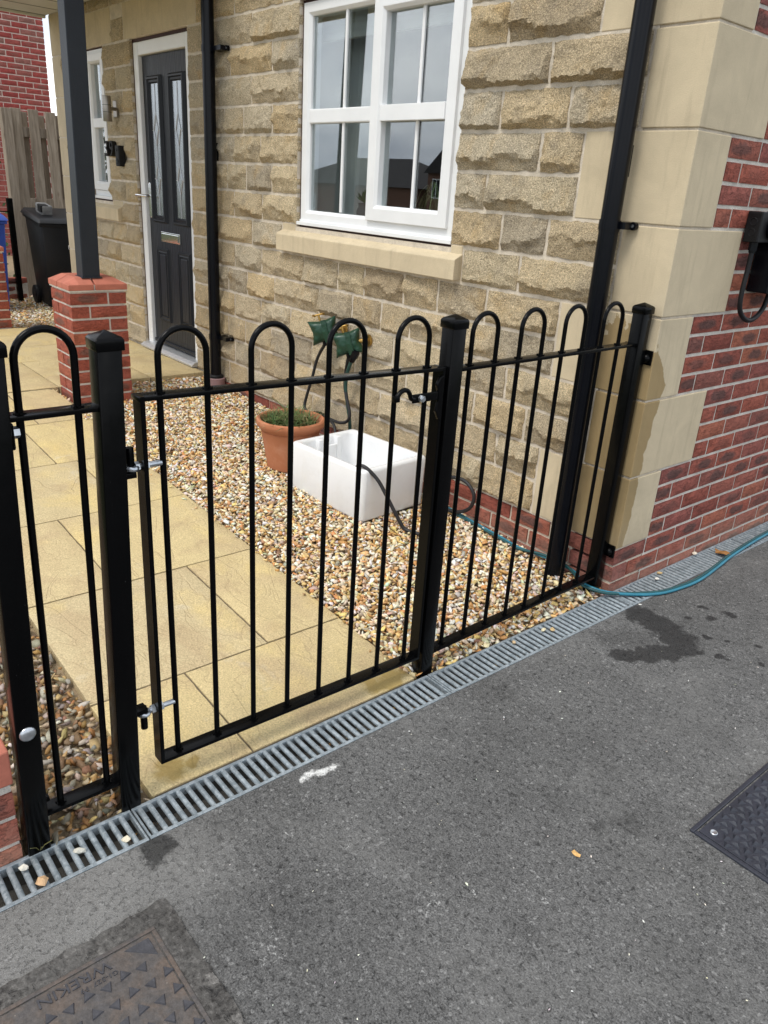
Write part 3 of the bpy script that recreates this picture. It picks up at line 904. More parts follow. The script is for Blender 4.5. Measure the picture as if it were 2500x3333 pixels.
for i in range(len(XB) - 1):
    x1, x0 = XB[i], XB[i + 1]
    bb.hexa([(x0, LY + .01, path_z(x0) - .045), (x1, LY + .01, path_z(x1) - .045), (x1, RY - .01, path_z(x1) - .045), (x0, RY - .01, path_z(x0) - .045)],
            [(x0, LY + .01, path_z(x0) - .0085), (x1, LY + .01, path_z(x1) - .0085), (x1, RY - .01, path_z(x1) - .0085), (x0, RY - .01, path_z(x0) - .0085)])
bb.box(-5.455, -3.397, -2.39, -.018, .15, .192)
tag(bb.build('joint_bedding', 'dark_joint', path), None, None, None, 'stuff')

# ---- flint gravel
def in_right(x, y): return -3.385 < x < -.004 and y < -.004 and (y > RY + .006 if x > -3.06 or y < -1.03 else y > -.70)
def in_right2(x, y): return in_right(x, y) and not (-1.5 < x < -1.0 and -.48 < y < -.14) and not ((x + 1.72) ** 2 + (y + .39) ** 2 < .09 ** 2)
P, S = scatter(19500, -3.385, -.004, -1.06, -.004, in_right2, .0145, .037, lambda x: bed_z(x) + .002, .013)
sx_ = nrng.uniform(-3.0, -.02, 90); sy_ = RY - nrng.exponential(.018, 90); sz_ = np.array([path_z(a) + .006 for a in sx_])
P = np.vstack([P, np.column_stack([sx_, sy_, sz_])]); S = np.concatenate([S, nrng.uniform(.009, .022, 90)])
g = link('gravel', pebble_mesh('gravel', P, S, PALE_W))
tag(g, 'pale flint gravel bed between the yellow path and the stone wall', None, None, 'stuff')
def in_left(x, y): return (-2.2 < x < -.004 and y < LY - .006) and (x < -.36 or y > -2.56)
P, S = scatter(5600, -2.2, -.004, -2.75, LY, in_left, .016, .040, lambda x: bed_z(x) + .0, .014)
g = link('gravel', pebble_mesh('gravel', P, S, DARK_W))
tag(g, 'browner gravel strip left of the yellow path behind the short railing', None, None, 'stuff')
def in_front(x, y): return -.06 < x < -.003 and (y > RY or y < LY)
def in_far(x, y): return -7.6 < x < -5.47 and not (-5.82 < x and -1.03 < y < -.66) and not (x > -5.96 and y > -.01)
P, S = scatter(5200, -7.6, -5.47, -1.2, .7, in_far, .018, .042, lambda x: .160, .012)
g = link('gravel', pebble_mesh('gravel', P, S, PALE_W))
tag(g, 'gravel beyond the porch in front of the wheelie bins', None, None, 'stuff')

# ---- channel drain: concrete trough, one galvanised grate per metre
ch = MB()
ch.box(.001, .121, -3.2, 3.2, -.11, -.075)
ch.box(-.002, .006, -3.2, 3.2, -.075, -.026)
ch.box(.116, .1215, -3.2, 3.2, -.075, -.006)
tag(ch.build('drain_channel', 'channel_concrete'), None, None, None, 'structure')
db, dsz = scatter(900, .012, .108, -2.8, 2.2, lambda x, y: fnoise((x, y, 0), 5, 2) > -.05, .006, .022, lambda x: -.073, .012)
g = link('drain_debris', pebble_mesh('drain_debris', db, dsz, DARK_W))
tag(g, 'grit and small stones lying in the bottom of the drain channel', None, None, 'stuff')
GL = ['galvanised drain grate segment nearest the camera, at the foot of the red brick wall end',
      'galvanised drain grate segment in front of the black gate and the yellow path',
      'galvanised drain grate segment in front of the fixed black railing panel',
      'galvanised drain grate segment along the brick side wall, crossed by the blue hose',
      'farthest galvanised drain grate segment along the brick side wall, at the right edge']
PITCH = 0.02575
barm = MB(); barm.tube([(.011, 0, -.0062), (.111, 0, -.0062)], .0070, 12)
bar_me = barm.mesh('grate_bar', 'galvanised_steel', smooth=50)
for i in range(5):
    y0, y1 = -2.998 + i, -2.002 + i
    t = empty('drain_grate', (.061, (y0 + y1) / 2, 0), GL[i], 'drain grate', 'galvanised grates along the channel drain')
    m = MB()
    for xa, xb in ((.0015, .0115), (.1105, .1205)):
        m.box(xa, xb, y0, y1, -.024, .0005)
    m.box(.0117, .1103, y0, y0 + .005, -.02, 0); m.box(.0117, .1103, y1 - .005, y1, -.02, 0)
    m.build('frame', 'galvanised_steel', t, bevel=.0012)
    for k in range(38):
        y = y0 + .018 + k * PITCH
        if y < y1 - .012:
            link('grate_bar', bar_me, t, (0, y, 0))

# ================================================================== THE HOUSE
house = empty('house', (-3.0, 0.2, 0.19), 'stone-fronted house with red brick side wall and a dark panelled door', 'house')
front = MB()
XL = -5.95
HOLES = [(-2.30, -1.08, 1.232, 2.293), (-4.39, -3.52, .10, 2.293), (-5.27, -4.87, 1.232, 2.293)]
xs = sorted({XL + .01, -.2105} | {h[0] for h in HOLES} | {h[1] for h in HOLES})
for a, c in zip(xs[:-1], xs[1:]):
    zs = sorted([(h[2], h[3]) for h in HOLES if h[0] <= a + 1e-6 and h[1] >= c - 1e-6])
    z = -.10
    for lo, hi in zs:
        front.box(a, c, .0025 if z > .1 else .0095, .10, z, lo) if z > .1 or lo < .2 else (front.box(a, c, .0095, .10, z, .19), front.box(a, c, .0025, .10, .19, lo)); z = hi
    (front.box(a, c, .0025, .10, z, 5.2) if z > .1 else (front.box(a, c, .0095, .10, z, .19), front.box(a, c, .0025, .10, .19, 5.2)))
front.box(-.21, -.006, .0065, .215, .19, 5.2); front.box(-.10, -.008, .0065, .21, -.1, .19)
fw = front.build('front_wall', 'stone_mortar', house)

ROWS = {0: [-3.064, -2.83, -2.52, -2.10, -1.62, -1.18, -.753], 1: [-2.988, -2.674, -2.28, -1.93, -1.50, -1.06, -.681],
        2: [-3.068, -2.854, -2.549, -2.12, -1.72, -1.31, -.844, -.54], 3: [-2.983, -2.668, -2.341, -1.96, -1.68, -1.42, -1.02, -.673],
        4: [-3.061, -2.827, -2.514, -2.061, -1.767, -1.529, -1.309, -1.05, -.753], 5: [-2.975, -2.658, -2.216, -1.899, -1.676, -1.372, -1.135, -.835],
        6: [-2.768, -.672], 7: [-2.974, -2.651, -.793, -.553], 8: [-3.055, -2.83, -2.552, -.902], 9: [-2.97, -2.67, -.639],
        10: [-3.075, -2.856, -2.549, -.862, -.526], 11: [-2.766, -.64], 12: [-3.001, -2.551, -.868], 13: [-2.753, -.62], 14: [-2.945], 15: [-3.2, -2.7, -1.9, -1.5, -.7], 16: [-2.9, -2.4, -1.7, -1.1], 17: [-3.1, -2.6, -2.0, -1.3]}
LEFTJ = {0: [-4.75, -5.1], 1: [-4.66, -4.92, -5.3], 2: [-4.70, -5.05], 3: [-4.63, -4.90, -5.25], 4: [-4.76, -5.0], 5: [-4.62, -4.87, -5.2], 6: [], 7: [-4.60], 8: [-4.66], 9: [-4.55], 10: [-4.62], 11: [-4.56], 12: [-4.66], 13: [], 14: [], 15: [-3.8, -4.2, -4.7, -5.1], 16: [-3.6, -4.1, -4.5, -5.0], 17: [-3.7, -4.2, -4.6, -5.1]}
def row_blocks(k):
    z0, z1 = .19 + .15 * k, .34 + .15 * k
    blk = []
    for h in HOLES:
        if h[2] < z1 - .02 and h[3] > z0 + .02: blk.append((h[0], h[1]))
    if k == 6: blk += [(-2.44, -1.0), (-5.44, -4.665)]
    if k == 14: blk += [(-4.475, -3.405), (-5.40, -4.69), (-2.45, -.93)]
    return sorted(blk)
nst = 0
for k in range(0, 18):
    z0, z1 = .19 + .15 * k, .34 + .15 * k
    qr = -.44 if (k // 2) % 2 == 0 else -.22
    ql = XL + (.22 if (k // 2) % 2 == 0 else .44)
    free, x = [], ql
    for a, c in row_blocks(k):
        if a - x > .05: free.append((x, a))
        x = max(x, c)
    if qr - x > .03: free.append((x, qr))
    js = sorted(ROWS.get(k, []) + LEFTJ.get(k, []))
    for a, c in free:
        cuts = [a] + [j for j in js if a + .07 < j < c - .06] + [c]
        for p, q in zip(cuts[:-1], cuts[1:]):
            ga = .0 if any(abs(p - h[1]) < .004 for h in HOLES) else .0080
            gb = .0 if any(abs(q - h[0]) < .004 for h in HOLES) else .0080
            w, h_ = (q - gb) - (p + ga), .1335
            zc = (z0 + z1) / 2
            if k == 15 and any(l < (p + q) / 2 < r for l, r in ((-4.475, -3.405), (-5.40, -4.69), (-2.45, -.93))):
                h_ = .068; zc = 2.553
            near = (p + q) / 2 > -2.6
            link('stone', rock_mesh(w, h_, nst * 3.17, .0135 if near else .020), fw, ((p + ga + q - gb) / 2, 0, zc))
            nst += 1
up = MB()                                                  # courses above the picture, joined
for k in range(18, 32):
    x = XL + .45
    while x < -.45:
        w = rng.uniform(.2, .45)
        up.box(x + .005, min(x + w, -.44) - .005, -.012, .03, .195 + .15 * k, .335 + .15 * k)
        x += w
tag(up.build('upper_stones', 'gritstone', fw, bevel=.006), None, None, None, 'stuff')

def cast(name, x0, x1, y0, y1, z0, z1, parent, bev=.003):
    m = MB(); m.box(x0, x1, y0, y1, z0, z1)
    return m.build(name, 'cast_stone', parent, bevel=bev)
for j in range(0, 16):
    a, c = (.4375, .2175) if j % 2 == 0 else (.2175, .4425)
    z = .19 + .3 * j
    cast('quoin', -a, 0, 0, c, z + .0045, z + .2955, fw)
    a2 = .2175 if j % 2 == 0 else .4375
    cast('quoin', XL, XL + a2, 0, .2175, z + .0045, z + .2955, fw)
cast('lintel', -4.470, -3.410, -.001, .085, 2.297, 2.512, fw)
cast('lintel', -5.395, -4.695, -.001, .085, 2.297, 2.512, fw)
cast('lintel', -2.445, -.935, -.001, .085, 2.297, 2.512, fw)

# plinth bricks under the stone
for r, zc in enumerate((.1525, .0775, .0025)):
    x = -.2175 if r % 2 else -.1050
    while x > -3.4:
        brick(fw, 'red_brick', (x - .0075 - .1075 + .0035, .051, zc), .215)
        x -= .225

# side wall of brick
sw = MB()
sw.box(-.095, -.0065, .2155, 7.0, -.2, 5.2)
sw = sw.build('side_wall', 'brick_mortar', house)
HP = math.pi / 2
more = MB()
def side_brick(y0, y1, zc):
    if y0 < 1.75 and zc < 2.45:
        brick(sw, 'red_brick', (-.05125, (y0 + y1) / 2, zc), y1 - y0, HP)
    elif y0 < 5 and zc < 5.1:
        more.box(-.1, 0, y0, y1, zc - .0325, zc + .0325)
def course(y, zc):
    while y < 5: side_brick(y, y + .215, zc); y += .225
for n in range(0, 66):
    zc = .19 + .075 * n + .0375
    b = .2275 if (n // 4) % 2 == 0 else .4525
    if n % 2 == 0:
        side_brick(b, b + .1025, zc); course(b + .1125, zc)
    else:
        course(b, zc)
for r, zc in enumerate((.1525, .0775, .0025, -.0725)):
    if r % 2 == 0:
        brick(sw, 'red_brick', (-.05125, .1075, zc), .215, HP); course(.225, zc)
    else:
        # corner header: its long side shows on the front
        brick(sw, 'red_brick', (-.1075, .05125, zc), .215); course(.1125, zc)
tag(more.build('upper_bricks', 'red_brick', sw), None, None, None, 'stuff')

# ---- sills
def sill(name, x0, x1, stools, parent):
    m = MB()
    prof = [(.09, 1.105), (-.045, 1.100), (-.045, 1.185), (-.040, 1.190), (.018, 1.218), (.09, 1.222)]
    m.prism(prof, x0, 'x', x1)
    for a, b in stools:
        m.box(a, b, -.001, .06, 1.19, 1.243)
    return m.build(name, 'cast_stone', parent, bevel=.003)
win = empty('window', (-1.69, .04, 1.76), parent=house)
sill('sill', -2.435, -1.003, [(-2.432, -2.31), (-1.075, -1.006)], win)
sdl = empty('window', (-5.07, .04, 1.76), parent=house)
sill('sill', -5.435, -4.67, [(-5.43, -5.28), (-4.86, -4.673)], sdl)

# ---- the large two-light window
def bead_frame(m, x0, x1, z0, z1, w, y0, y1, mi=0):
    """mitred frame of width w with a chamfered inner edge"""
    ch_ = min(.014, w * .4)
    def ring(i, y): return [(x0 + i, y, z0 + i), (x1 - i, y, z0 + i), (x1 - i, y, z1 - i), (x0 + i, y, z1 - i)]
    rings = [ring(0, y1), ring(0, y0), ring(w - ch_, y0), ring(w, y0 + ch_), ring(w, y1)]
    vs = [p for r in rings for p in r]
    fs = []
    for a in range(4):
        for k in range(4):
            fs.append((a * 4 + k, a * 4 + (k + 1) % 4, a * 4 + 4 + (k + 1) % 4, a * 4 + 4 + k))
    for k in range(4):
        fs.append((16 + k, 16 + (k + 1) % 4, (k + 1) % 4, k))
    m.add(vs, fs, mi)
FY = .020
m = MB()
bead_frame(m, -2.287, -1.086, 1.262, 2.280, .058, FY, FY + .07)
m.box(-1.7225, -1.640, FY + .001, FY + .069, 1.318, 2.224)
m.build('frame', 'white_upvc', win, bevel=.0015)
m = MB(); m.box(-2.231, -1.721, FY + .004, FY + .066, 1.741, 1.808); m.build('transom', 'white_upvc', win, bevel=.006, segs=2)
m = MB()                                                   # opening sash stands proud on the right
bead_frame(m, -1.700, -1.130, 1.305, 2.252, .070, FY - .016, FY + .05)
m.box(-1.632, -1.198, FY - .013, FY + .045, 1.741, 1.808)
m.build('sash', 'white_upvc', win, bevel=.002)
m = MB(); m.box(-2.298, -1.082, FY - .022, FY + .05, 1.243, 1.2605); m.box(-2.290, -1.086, FY - .006, FY + .06, 1.2605, 1.272); m.build('cill_board', 'white_upvc', win, bevel=.002)
for nm, x in (('glazing_bar', -1.950), ('glazing_bar', -1.4)):
    m = MB()
    for z0, z1 in ((1.325, 1.742), (1.807, 2.228)):
        m.box(x - .0085, x + .0085, FY + .016, FY + .0255, z0, z1)
    m.build(nm, 'white_upvc', win, bevel=.001)
for x0, x1, z0, z1 in ((-2.232, -1.720, 1.316, 1.745), (-2.232, -1.720, 1.804, 2.226), (-1.634, -1.196, 1.372, 1.745), (-1.634, -1.196, 1.804, 2.186)):
    m = MB(); m.box(x0, x1, FY + .026, FY + .0285, z0, z1); m.build('pane', 'window_glass', win)
m = MB()
m.box(-2.312, -2.286, .024, .09, 1.225, 2.293); m.box(-2.30, -1.08, .026, .09, 2.281, 2.295); m.box(-2.30, -1.082, .022, .09, 1.219, 1.2425)
m.box(-1.087, -1.0745, .024, .09, 1.225, 2.293)
m.build('sealant', 'brown_sealant', win)
# the room behind it
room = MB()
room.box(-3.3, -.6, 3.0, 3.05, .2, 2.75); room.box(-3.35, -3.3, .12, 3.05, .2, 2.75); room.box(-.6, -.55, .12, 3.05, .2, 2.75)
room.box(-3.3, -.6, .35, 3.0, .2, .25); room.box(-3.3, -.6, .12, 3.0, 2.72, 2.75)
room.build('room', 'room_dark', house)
rv = MB()
rv.box(-2.37, -2.300, .101, .36, 1.22, 2.34); rv.box(-1.08, -1.02, .101, .36, 1.22, 2.34); rv.box(-2.37, -1.02, .101, .37, 2.293, 2.36); rv.box(-2.40, -1.0, .101, .38, 1.18, 1.235)
rv.build('reveal_lining', 'plaster_white', house, bevel=.003)
iw = MB(); iw.box(-3.3, -2.37, .33, .36, .25, 2.72); iw.box(-1.02, -.6, .33, .36, .25, 2.72); iw.box(-2.37, -1.02, .33, .36, .25, 1.18)
iw.build('inner_wall', 'plaster_white', house)
# folded roller-blind edge and pale curtain at the left of the window
cu = MB(); pts = []
for i in range(25):
    x = -2.31 + i * .012
    pts.append((x, .30 + .018 * math.sin(i * 1.9)))
vs = [(x, y, z) for z in (1.25, 2.29) for x, y in pts]
cu.add(vs, [(i, i + 1, 25 + i + 1, 25 + i) for i in range(24)])
cu.build('curtain', 'plaster_white', win, smooth=60, recalc=False)
bl = MB(); bl.box(-2.29, -1.09, .14, .17, 2.13, 2.28)
for i in range(5): bl.box(-2.285, -1.095, .137, .14, 2.135 + i * .028, 2.155 + i * .028)
bl.build('blind', 'plaster_white', win, bevel=.002)

# ---- narrow sidelight by the door
m = MB()
bead_frame(m, -5.258, -4.880, 1.268, 2.282, .050, FY, FY + .07)
bead_frame(m, -5.235, -4.905, 1.31, 2.255, .062, FY - .014, FY + .05)
m.box(-5.176, -4.964, FY - .010, FY + .045, 1.757, 1.822)
m.build('frame', 'white_upvc', sdl, bevel=.002)
m = MB(); m.box(-5.268, -4.872, FY - .022, FY + .05, 1.245, 1.267); m.build('cill_board', 'white_upvc', sdl, bevel=.002)
for z0, z1 in ((1.368, 1.760), (1.818, 2.196)):
    m = MB(); m.box(-5.176, -4.964, FY + .026, FY + .0285, z0, z1); m.build('pane', 'window_glass', sdl)
m = MB()
for i in range(5): m.box(-5.26 + i * .08, -5.19 + i * .08, .115, .122, 1.26, 2.28)
m.build('blind', 'bin_scuffed', sdl)
m = MB(); m.box(-5.271, -5.257, .022, .09, 1.225, 2.293); m.box(-5.27, -4.87, .024, .09, 2.2825, 2.294); m.box(-5.27, -4.872, .022, .09, 1.222, 1.2445); m.build('sealant', 'brown_sealant', sdl)
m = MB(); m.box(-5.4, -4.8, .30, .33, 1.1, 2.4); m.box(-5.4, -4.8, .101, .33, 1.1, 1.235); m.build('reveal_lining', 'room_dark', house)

# ---- front door
door = empty('door', (-3.95, .05, 1.2), parent=house)
m = MB()
m.box(-4.372, -4.300, .018, .09, .236, 2.272); m.box(-3.592, -3.524, .018, .09, .236, 2.272); m.box(-4.300, -3.592, .0185, .0895, 2.190, 2.2715)
m.build('frame', 'white_upvc', door, bevel=.006, segs=2)
m = MB(); m.prism([(-.045, .205), (-.045, .220), (-.02, .236), (.09, .250), (.09, .205)], -4.385, 'x', -3.524); m.build('threshold', 'threshold_aluminium', door, bevel=.002)
m = MB(); m.box(-4.393, -4.3725, .022, .09, .20, 2.293); m.box(-4.39, -3.524, .024, .09, 2.2725, 2.296); m.build('sealant', 'brown_sealant', door)
leaf = MB(); leaf.box(-4.297, -3.595, .045, .088, .250, 2.187)
leaf = leaf.build('leaf', 'woodgrain_door_skin', door, bevel=.002)
def moulding(m, x0, x1, z0, z1, w, y0, y1):
    def ring(i, y): return [(x0 + i, y, z0 + i), (x1 - i, y, z0 + i), (x1 - i, y, z1 - i), (x0 + i, y, z1 - i)]
    rs = [ring(0, y1), ring(w * .22, y0), ring(w * .42, y0), ring(w * .55, (y0 + y1) / 2), ring(w * .8, (y0 + y1) / 2 - .002), ring(w, y1 + .004)]
    vs = [p for r in rs for p in r]
    fs = [(a * 4 + k, a * 4 + (k + 1) % 4, a * 4 + 4 + (k + 1) % 4, a * 4 + 4 + k) for a in range(len(rs) - 1) for k in range(4)]
    m.add(vs, fs)
for x0, x1 in ((-4.222, -4.000), (-3.890, -3.655)):
    m = MB(); moulding(m, x0, x1, 1.128, 2.066, .052, .026, .045); pf = m.build('panel_frame', 'anthracite', door, recalc=False)
    m = MB(); m.box(x0 + .05, x1 - .05, .0425, .0445, 1.178, 2.016); m.build('pane', 'door_glass', door)
    m = MB(); xc = (x0 + x1) / 2
    r = .0028
    for zc in (1.73, 1.42):
        dx, dz = .034, .095
        m.tube([(xc - dx, .041, zc), (xc, .041, zc + dz), (xc + dx, .041, zc), (xc, .041, zc - dz)], r, 6, closed=True)
        m.tube([(xc - .058, .041, zc), (xc - dx, .041, zc)], r, 6); m.tube([(xc + dx, .041, zc), (xc + .058, .041, zc)], r, 6)
    m.tube([(xc, .041, 2.014), (xc, .041, 1.825)], r, 6); m.tube([(xc, .041, 1.635), (xc, .041, 1.515)], r, 6); m.tube([(xc, .041, 1.325), (xc, .041, 1.18)], r, 6)
    m.build('lead_pattern', 'lead', door)
for x0, x1 in ((-4.190, -4.000), (-3.852, -3.657)):
    m = MB(); moulding(m, x0, x1, .430, .957, .040, .032, .0455); m.build('panel_frame', 'anthracite', door, recalc=False)
    m = MB(); m.box(x0 + .045, x1 - .045, .036, .046, .475, .912); m.build('panel', 'woodgrain_door_skin', door, bevel=.006)
m = MB(); m.box(-4.103, -3.805, .036, .046, 1.004, 1.072); m.box(-4.085, -3.823, .030, .036, 1.014, 1.062); m.build('letter_plate', 'chrome', door, bevel=.004)
m = MB(); m.box(-4.270, -4.240, .030, .045, 1.155, 1.395); m.build('handle_plate', 'chrome', door, bevel=.008)
m = MB(); m.tube([(-4.255, .032, 1.303), (-4.255, -.012, 1.303), (-4.262, -.018, 1.303), (-4.37, -.018, 1.303)], .0095, 10); m.build('handle', 'chrome', door, smooth=50)
m = MB(); m.box(-4.290, -3.600, .030, .045, .256, .282); m.build('weather_bar', 'anthracite', door, bevel=.005)

# ---- porch canopy, two piers, two grey posts
can = MB()
can.box(-5.97, -2.93, -1.18, -.012, 2.585, 2.60)
can.build('soffit', 'white_soffit', house)
can = MB()
can.box(-6.0, -2.90, -1.205, -1.18, 2.55, 2.72); can.box(-6.0, -5.97, -1.18, -.012, 2.565, 2.72); can.box(-2.93, -2.90, -1.18, -.012, 2.55, 2.72)
can.build('fascia', 'white_soffit', house, bevel=.003)
can = MB()
can.hexa([(-6.05, -1.26, 2.722), (-2.86, -1.26, 2.722), (-2.86, -.02, 3.12), (-6.05, -.02, 3.12)], [(-6.05, -1.26, 2.76), (-2.86, -1.26, 2.76), (-2.86, -.02, 3.16), (-6.05, -.02, 3.16)])
can.build('canopy_roof', 'roof_tile', house)
can = MB()
for i in range(9): can.box(-5.965 + i * .335, -5.96 + i * .335, -1.178, -.014, 2.582, 2.5849)
can.build('soffit_joint', 'bin_scuffed', house)

def pier(x1, y0, zb, label, zt=.812):
    """red brick pier, outer corner nearest the camera at (x1, y0)"""
    S_ = .3275
    t = empty('brick_pier', (x1 - S_ / 2, y0 + S_ / 2, zb), label, 'brick pier', 'red brick piers of the porch')
    m = MB(); m.box(x1 - S_ + .008, x1 - .008, y0 + .008, y0 + S_ - .008, zb, zt); m.build('mortar', 'brick_mortar', t)
    n = int(round((zt - zb) / .075)); z = zt - .0425
    for k in range(n + 1):
        a, L = .1025, .215
        if k % 2 == 0:
            cs = [((x1 - a / 2, y0 + L / 2), HP), ((x1 - a - .01 - L / 2, y0 + a / 2), 0), ((x1 - S_ + a / 2, y0 + S_ - L / 2), HP), ((x1 - L / 2, y0 + S_ - a / 2), 0)]
        else:
            cs = [((x1 - L / 2, y0 + a / 2), 0), ((x1 - S_ + a / 2, y0 + L / 2), HP), ((x1 - S_ + L / 2, y0 + S_ - a / 2), 0), ((x1 - a / 2, y0 + S_ - L / 2), HP)]
        for (cx, cy), rz in cs:
            # turn the textured face outwards
            if rz == 0 and cy > y0 + S_ / 2: rz = math.pi
            if rz == HP and cx < x1 - S_ / 2: rz = -HP
            brick(t, 'pier_brick', (cx, cy, z), L, rz)
        z -= .075
    # four chamfered coping bricks, pinwheel
    o, ins = .006, .062
    X0, X1, Y0, Y1 = x1 - S_ - o, x1 + o, y0 - o, y0 + S_ + o
    mid = .19
    for (a0, a1, b0, b1) in ((X0, X1 - mid, Y0, Y0 + mid), (X1 - mid, X1, Y0, Y1 - mid), (X0 + mid, X1, Y1 - mid, Y1), (X0, X0 + mid, Y0 + mid, Y1)):
        a0 += .005 * (a0 > X0 + .01); a1 -= .005 * (a1 < X1 - .01); b0 += .005 * (b0 > Y0 + .01); b1 -= .005 * (b1 < Y1 - .01)
        gx = sorted({a0, a1} | {g for g in (X0 + ins, X1 - ins) if a0 < g < a1}); gy = sorted({b0, b1} | {g for g in (Y0 + ins, Y1 - ins) if b0 < g < b1})
        m = MB(); vs = []
        for y in gy:
            for x in gx:
                d = min(x - X0, X1 - x, y - Y0, Y1 - y)
                vs.append((x, y, zt + .038 + min(max(d, 0) / ins, 1) * .034))
        nx, ny = len(gx), len(gy)
        fs = [(j * nx + i, j * nx + i + 1, (j + 1) * nx + i + 1, (j + 1) * nx + i) for j in range(ny - 1) for i in range(nx - 1)]
        ring = list(range(nx)) + [j * nx + nx - 1 for j in range(1, ny)] + [(ny - 1) * nx + i for i in range(nx - 2, -1, -1)] + [j * nx for j in range(ny - 2, 0, -1)]
        bse = len(vs); vs += [(vs[r][0], vs[r][1], zt + .006) for r in ring]
        q = len(ring); fs += [(ring[(k + 1) % q], ring[k], bse + k, bse + (k + 1) % q) for k in range(q)]
        fs.append(tuple(bse + k for k in range(q)))
        m.add(vs, fs); m.build('coping_brick', 'coping_red', t, bevel=.0025)
    m = MB(); m.box(X0 + .004, X1 - .004, Y0 + .004, Y1 - .004, zt - .002, zt + .0065); m.box(X0 + .01, X1 - .01, Y0 + .01, Y1 - .01, zt + .0065, zt + .034)
    m.box(X0 + .064, X1 - .064, Y0 + .064, Y1 - .064, zt + .034, zt + .066)
    m.build('coping_joint', 'brick_mortar', t)
    return t
pier(-3.062, -1.003, .14, 'red brick pier with chamfered coping carrying the dark grey porch post')
pier(-5.475, -1.015, .15, 'red brick pier at the left edge, far end of the yellow porch paving', .80)
pp = empty('porch_post', (-3.158, -.856, .884), 'square dark grey porch post standing on the brick pier', 'porch post')
m = MB()
def lean_box(m, x0, x1, y0, y1, z0, z1, dx=0, dy=0, mi=0):
    m.hexa([(x0, y0, z0), (x1, y0, z0), (x1, y1, z0), (x0, y1, z0)], [(x0 + dx, y0 + dy, z1), (x1 + dx, y0 + dy, z1), (x1 + dx, y1 + dy, z1), (x0 + dx, y1 + dy, z1)], mi)
lean_box(m, -3.204, -3.104, -.906, -.806, .884, 2.584, .09, 0.0)
m.build('shaft', 'grey_post_paint', pp, bevel=.004)
m = MB(); m.box(-3.212, -3.096, -.914, -.798, .880, .886); m.build('base_plate', 'grey_post_paint', pp, bevel=.001)

# ================================================================== RAILINGS AND GATE
BG = 'black_gloss_paint'
def post(name, x0, y0, h, label, s=.05, lx=0.0, ly=0.0, zb=-.02, bolts=()):
    """square steel post, corner (x0, y0) at the foot, leaning by (lx, ly) per metre; pyramid cap"""
    t = empty(name, (x0 + s / 2, y0 + s / 2, 0), label, 'fence post', 'black square steel posts of the railing')
    m = MB(); lean_box(m, x0, x0 + s, y0, y0 + s, zb, h - .026, lx * (h - .026), ly * (h - .026))
    m.build('shaft', BG, t, bevel=.004, smooth=50)
    dx, dy, e, c = lx * h, ly * h, .0035, .018
    X0, X1, Y0, Y1 = x0 + dx - e, x0 + s + dx + e, y0 + dy - e, y0 + s + dy + e
    m = MB()
    ring = lambda i, z: [(X0 + i, Y0 + i, z), (X1 - i, Y0 + i, z), (X1 - i, Y1 - i, z), (X0 + i, Y1 - i, z)]
    rs = [ring(.001, h - .032), ring(0, h - .030), ring(0, h - .010), ring(.004, h - .005)]
    vs = [p for r in rs for p in r] + [((X0 + X1) / 2, (Y0 + Y1) / 2, h + .007)]
    fs = [(3, 2, 1, 0)] + [(a * 4 + k, a * 4 + (k + 1) % 4, a * 4 + 4 + (k + 1) % 4, a * 4 + 4 + k) for a in range(3) for k in range(4)]
    fs += [(12 + k, 12 + (k + 1) % 4, 16) for k in range(4)]
    m.add(vs, fs); m.build('cap', BG, t, bevel=.002, smooth=40)
    for (bx, by, bz, rr) in bolts:
        m = MB(); m.lathe([(rr, 0), (rr, .001), (rr * .92, .0035), (rr * .65, .0062), (rr * .3, .0075)], (0, 0, 0), 18)
        m.v = [(bx + z, by + x, bz + y) for x, y, z in m.v]
        m.build('bolt_head', 'zinc', t, smooth=60)
    return t
hinge_post = post('fence_post', -.046, -2.021, 1.160, 'black hinge post between the short railing and the gate, with a pyramid cap', lx=.0, ly=.029)
outer_post = post('fence_post', -.040, -2.2415, 1.165, 'black post leaning against the red brick wall end, silver bolt head near its foot', ly=.032, bolts=[(.0105, -2.207, .331, .0175)])
latch_post = post('fence_post', -.056, -1.020, 1.143, 'black latch post between the gate and the fixed railing panel', ly=.004)
corner_post = post('fence_post', -.084, -.056, 1.135, 'black post fixed to the stained quoins at the house corner', ly=-.012, lx=.008)
# wall brackets of the corner post
for z in (.950, .180):
    m = MB(); m.box(-.066, -.005, -.008, -.001, z - .026, z + .026); m.build('bracket', BG, corner_post, bevel=.001)
    m = MB(); m.lathe([(.016, 0), (.016, .004), (.013, .010), (.007, .014)], (0, 0, 0), 16)
    m.v = [(-.026 + x, -.0085 - zz, z - .003 + y) for x, y, zz in m.v]
    m.build('bolt_head', BG, corner_post, smooth=60)
m = MB(); m.box(-.09, -.030, -.0585, -.0555, .985, 1.0); m.build('end_plate', BG, corner_post)

def weld(m, x, y, z, r):
    for k in range(7):
        a = k * .9 + rng.uniform(-.2, .2)
        c = (x + r * math.cos(a), y + r * math.sin(a), z + .001)
        m.obox(c, (.0032, 0, 0), (0, .0032, 0), (0, 0, rng.uniform(.0018, .0035)))

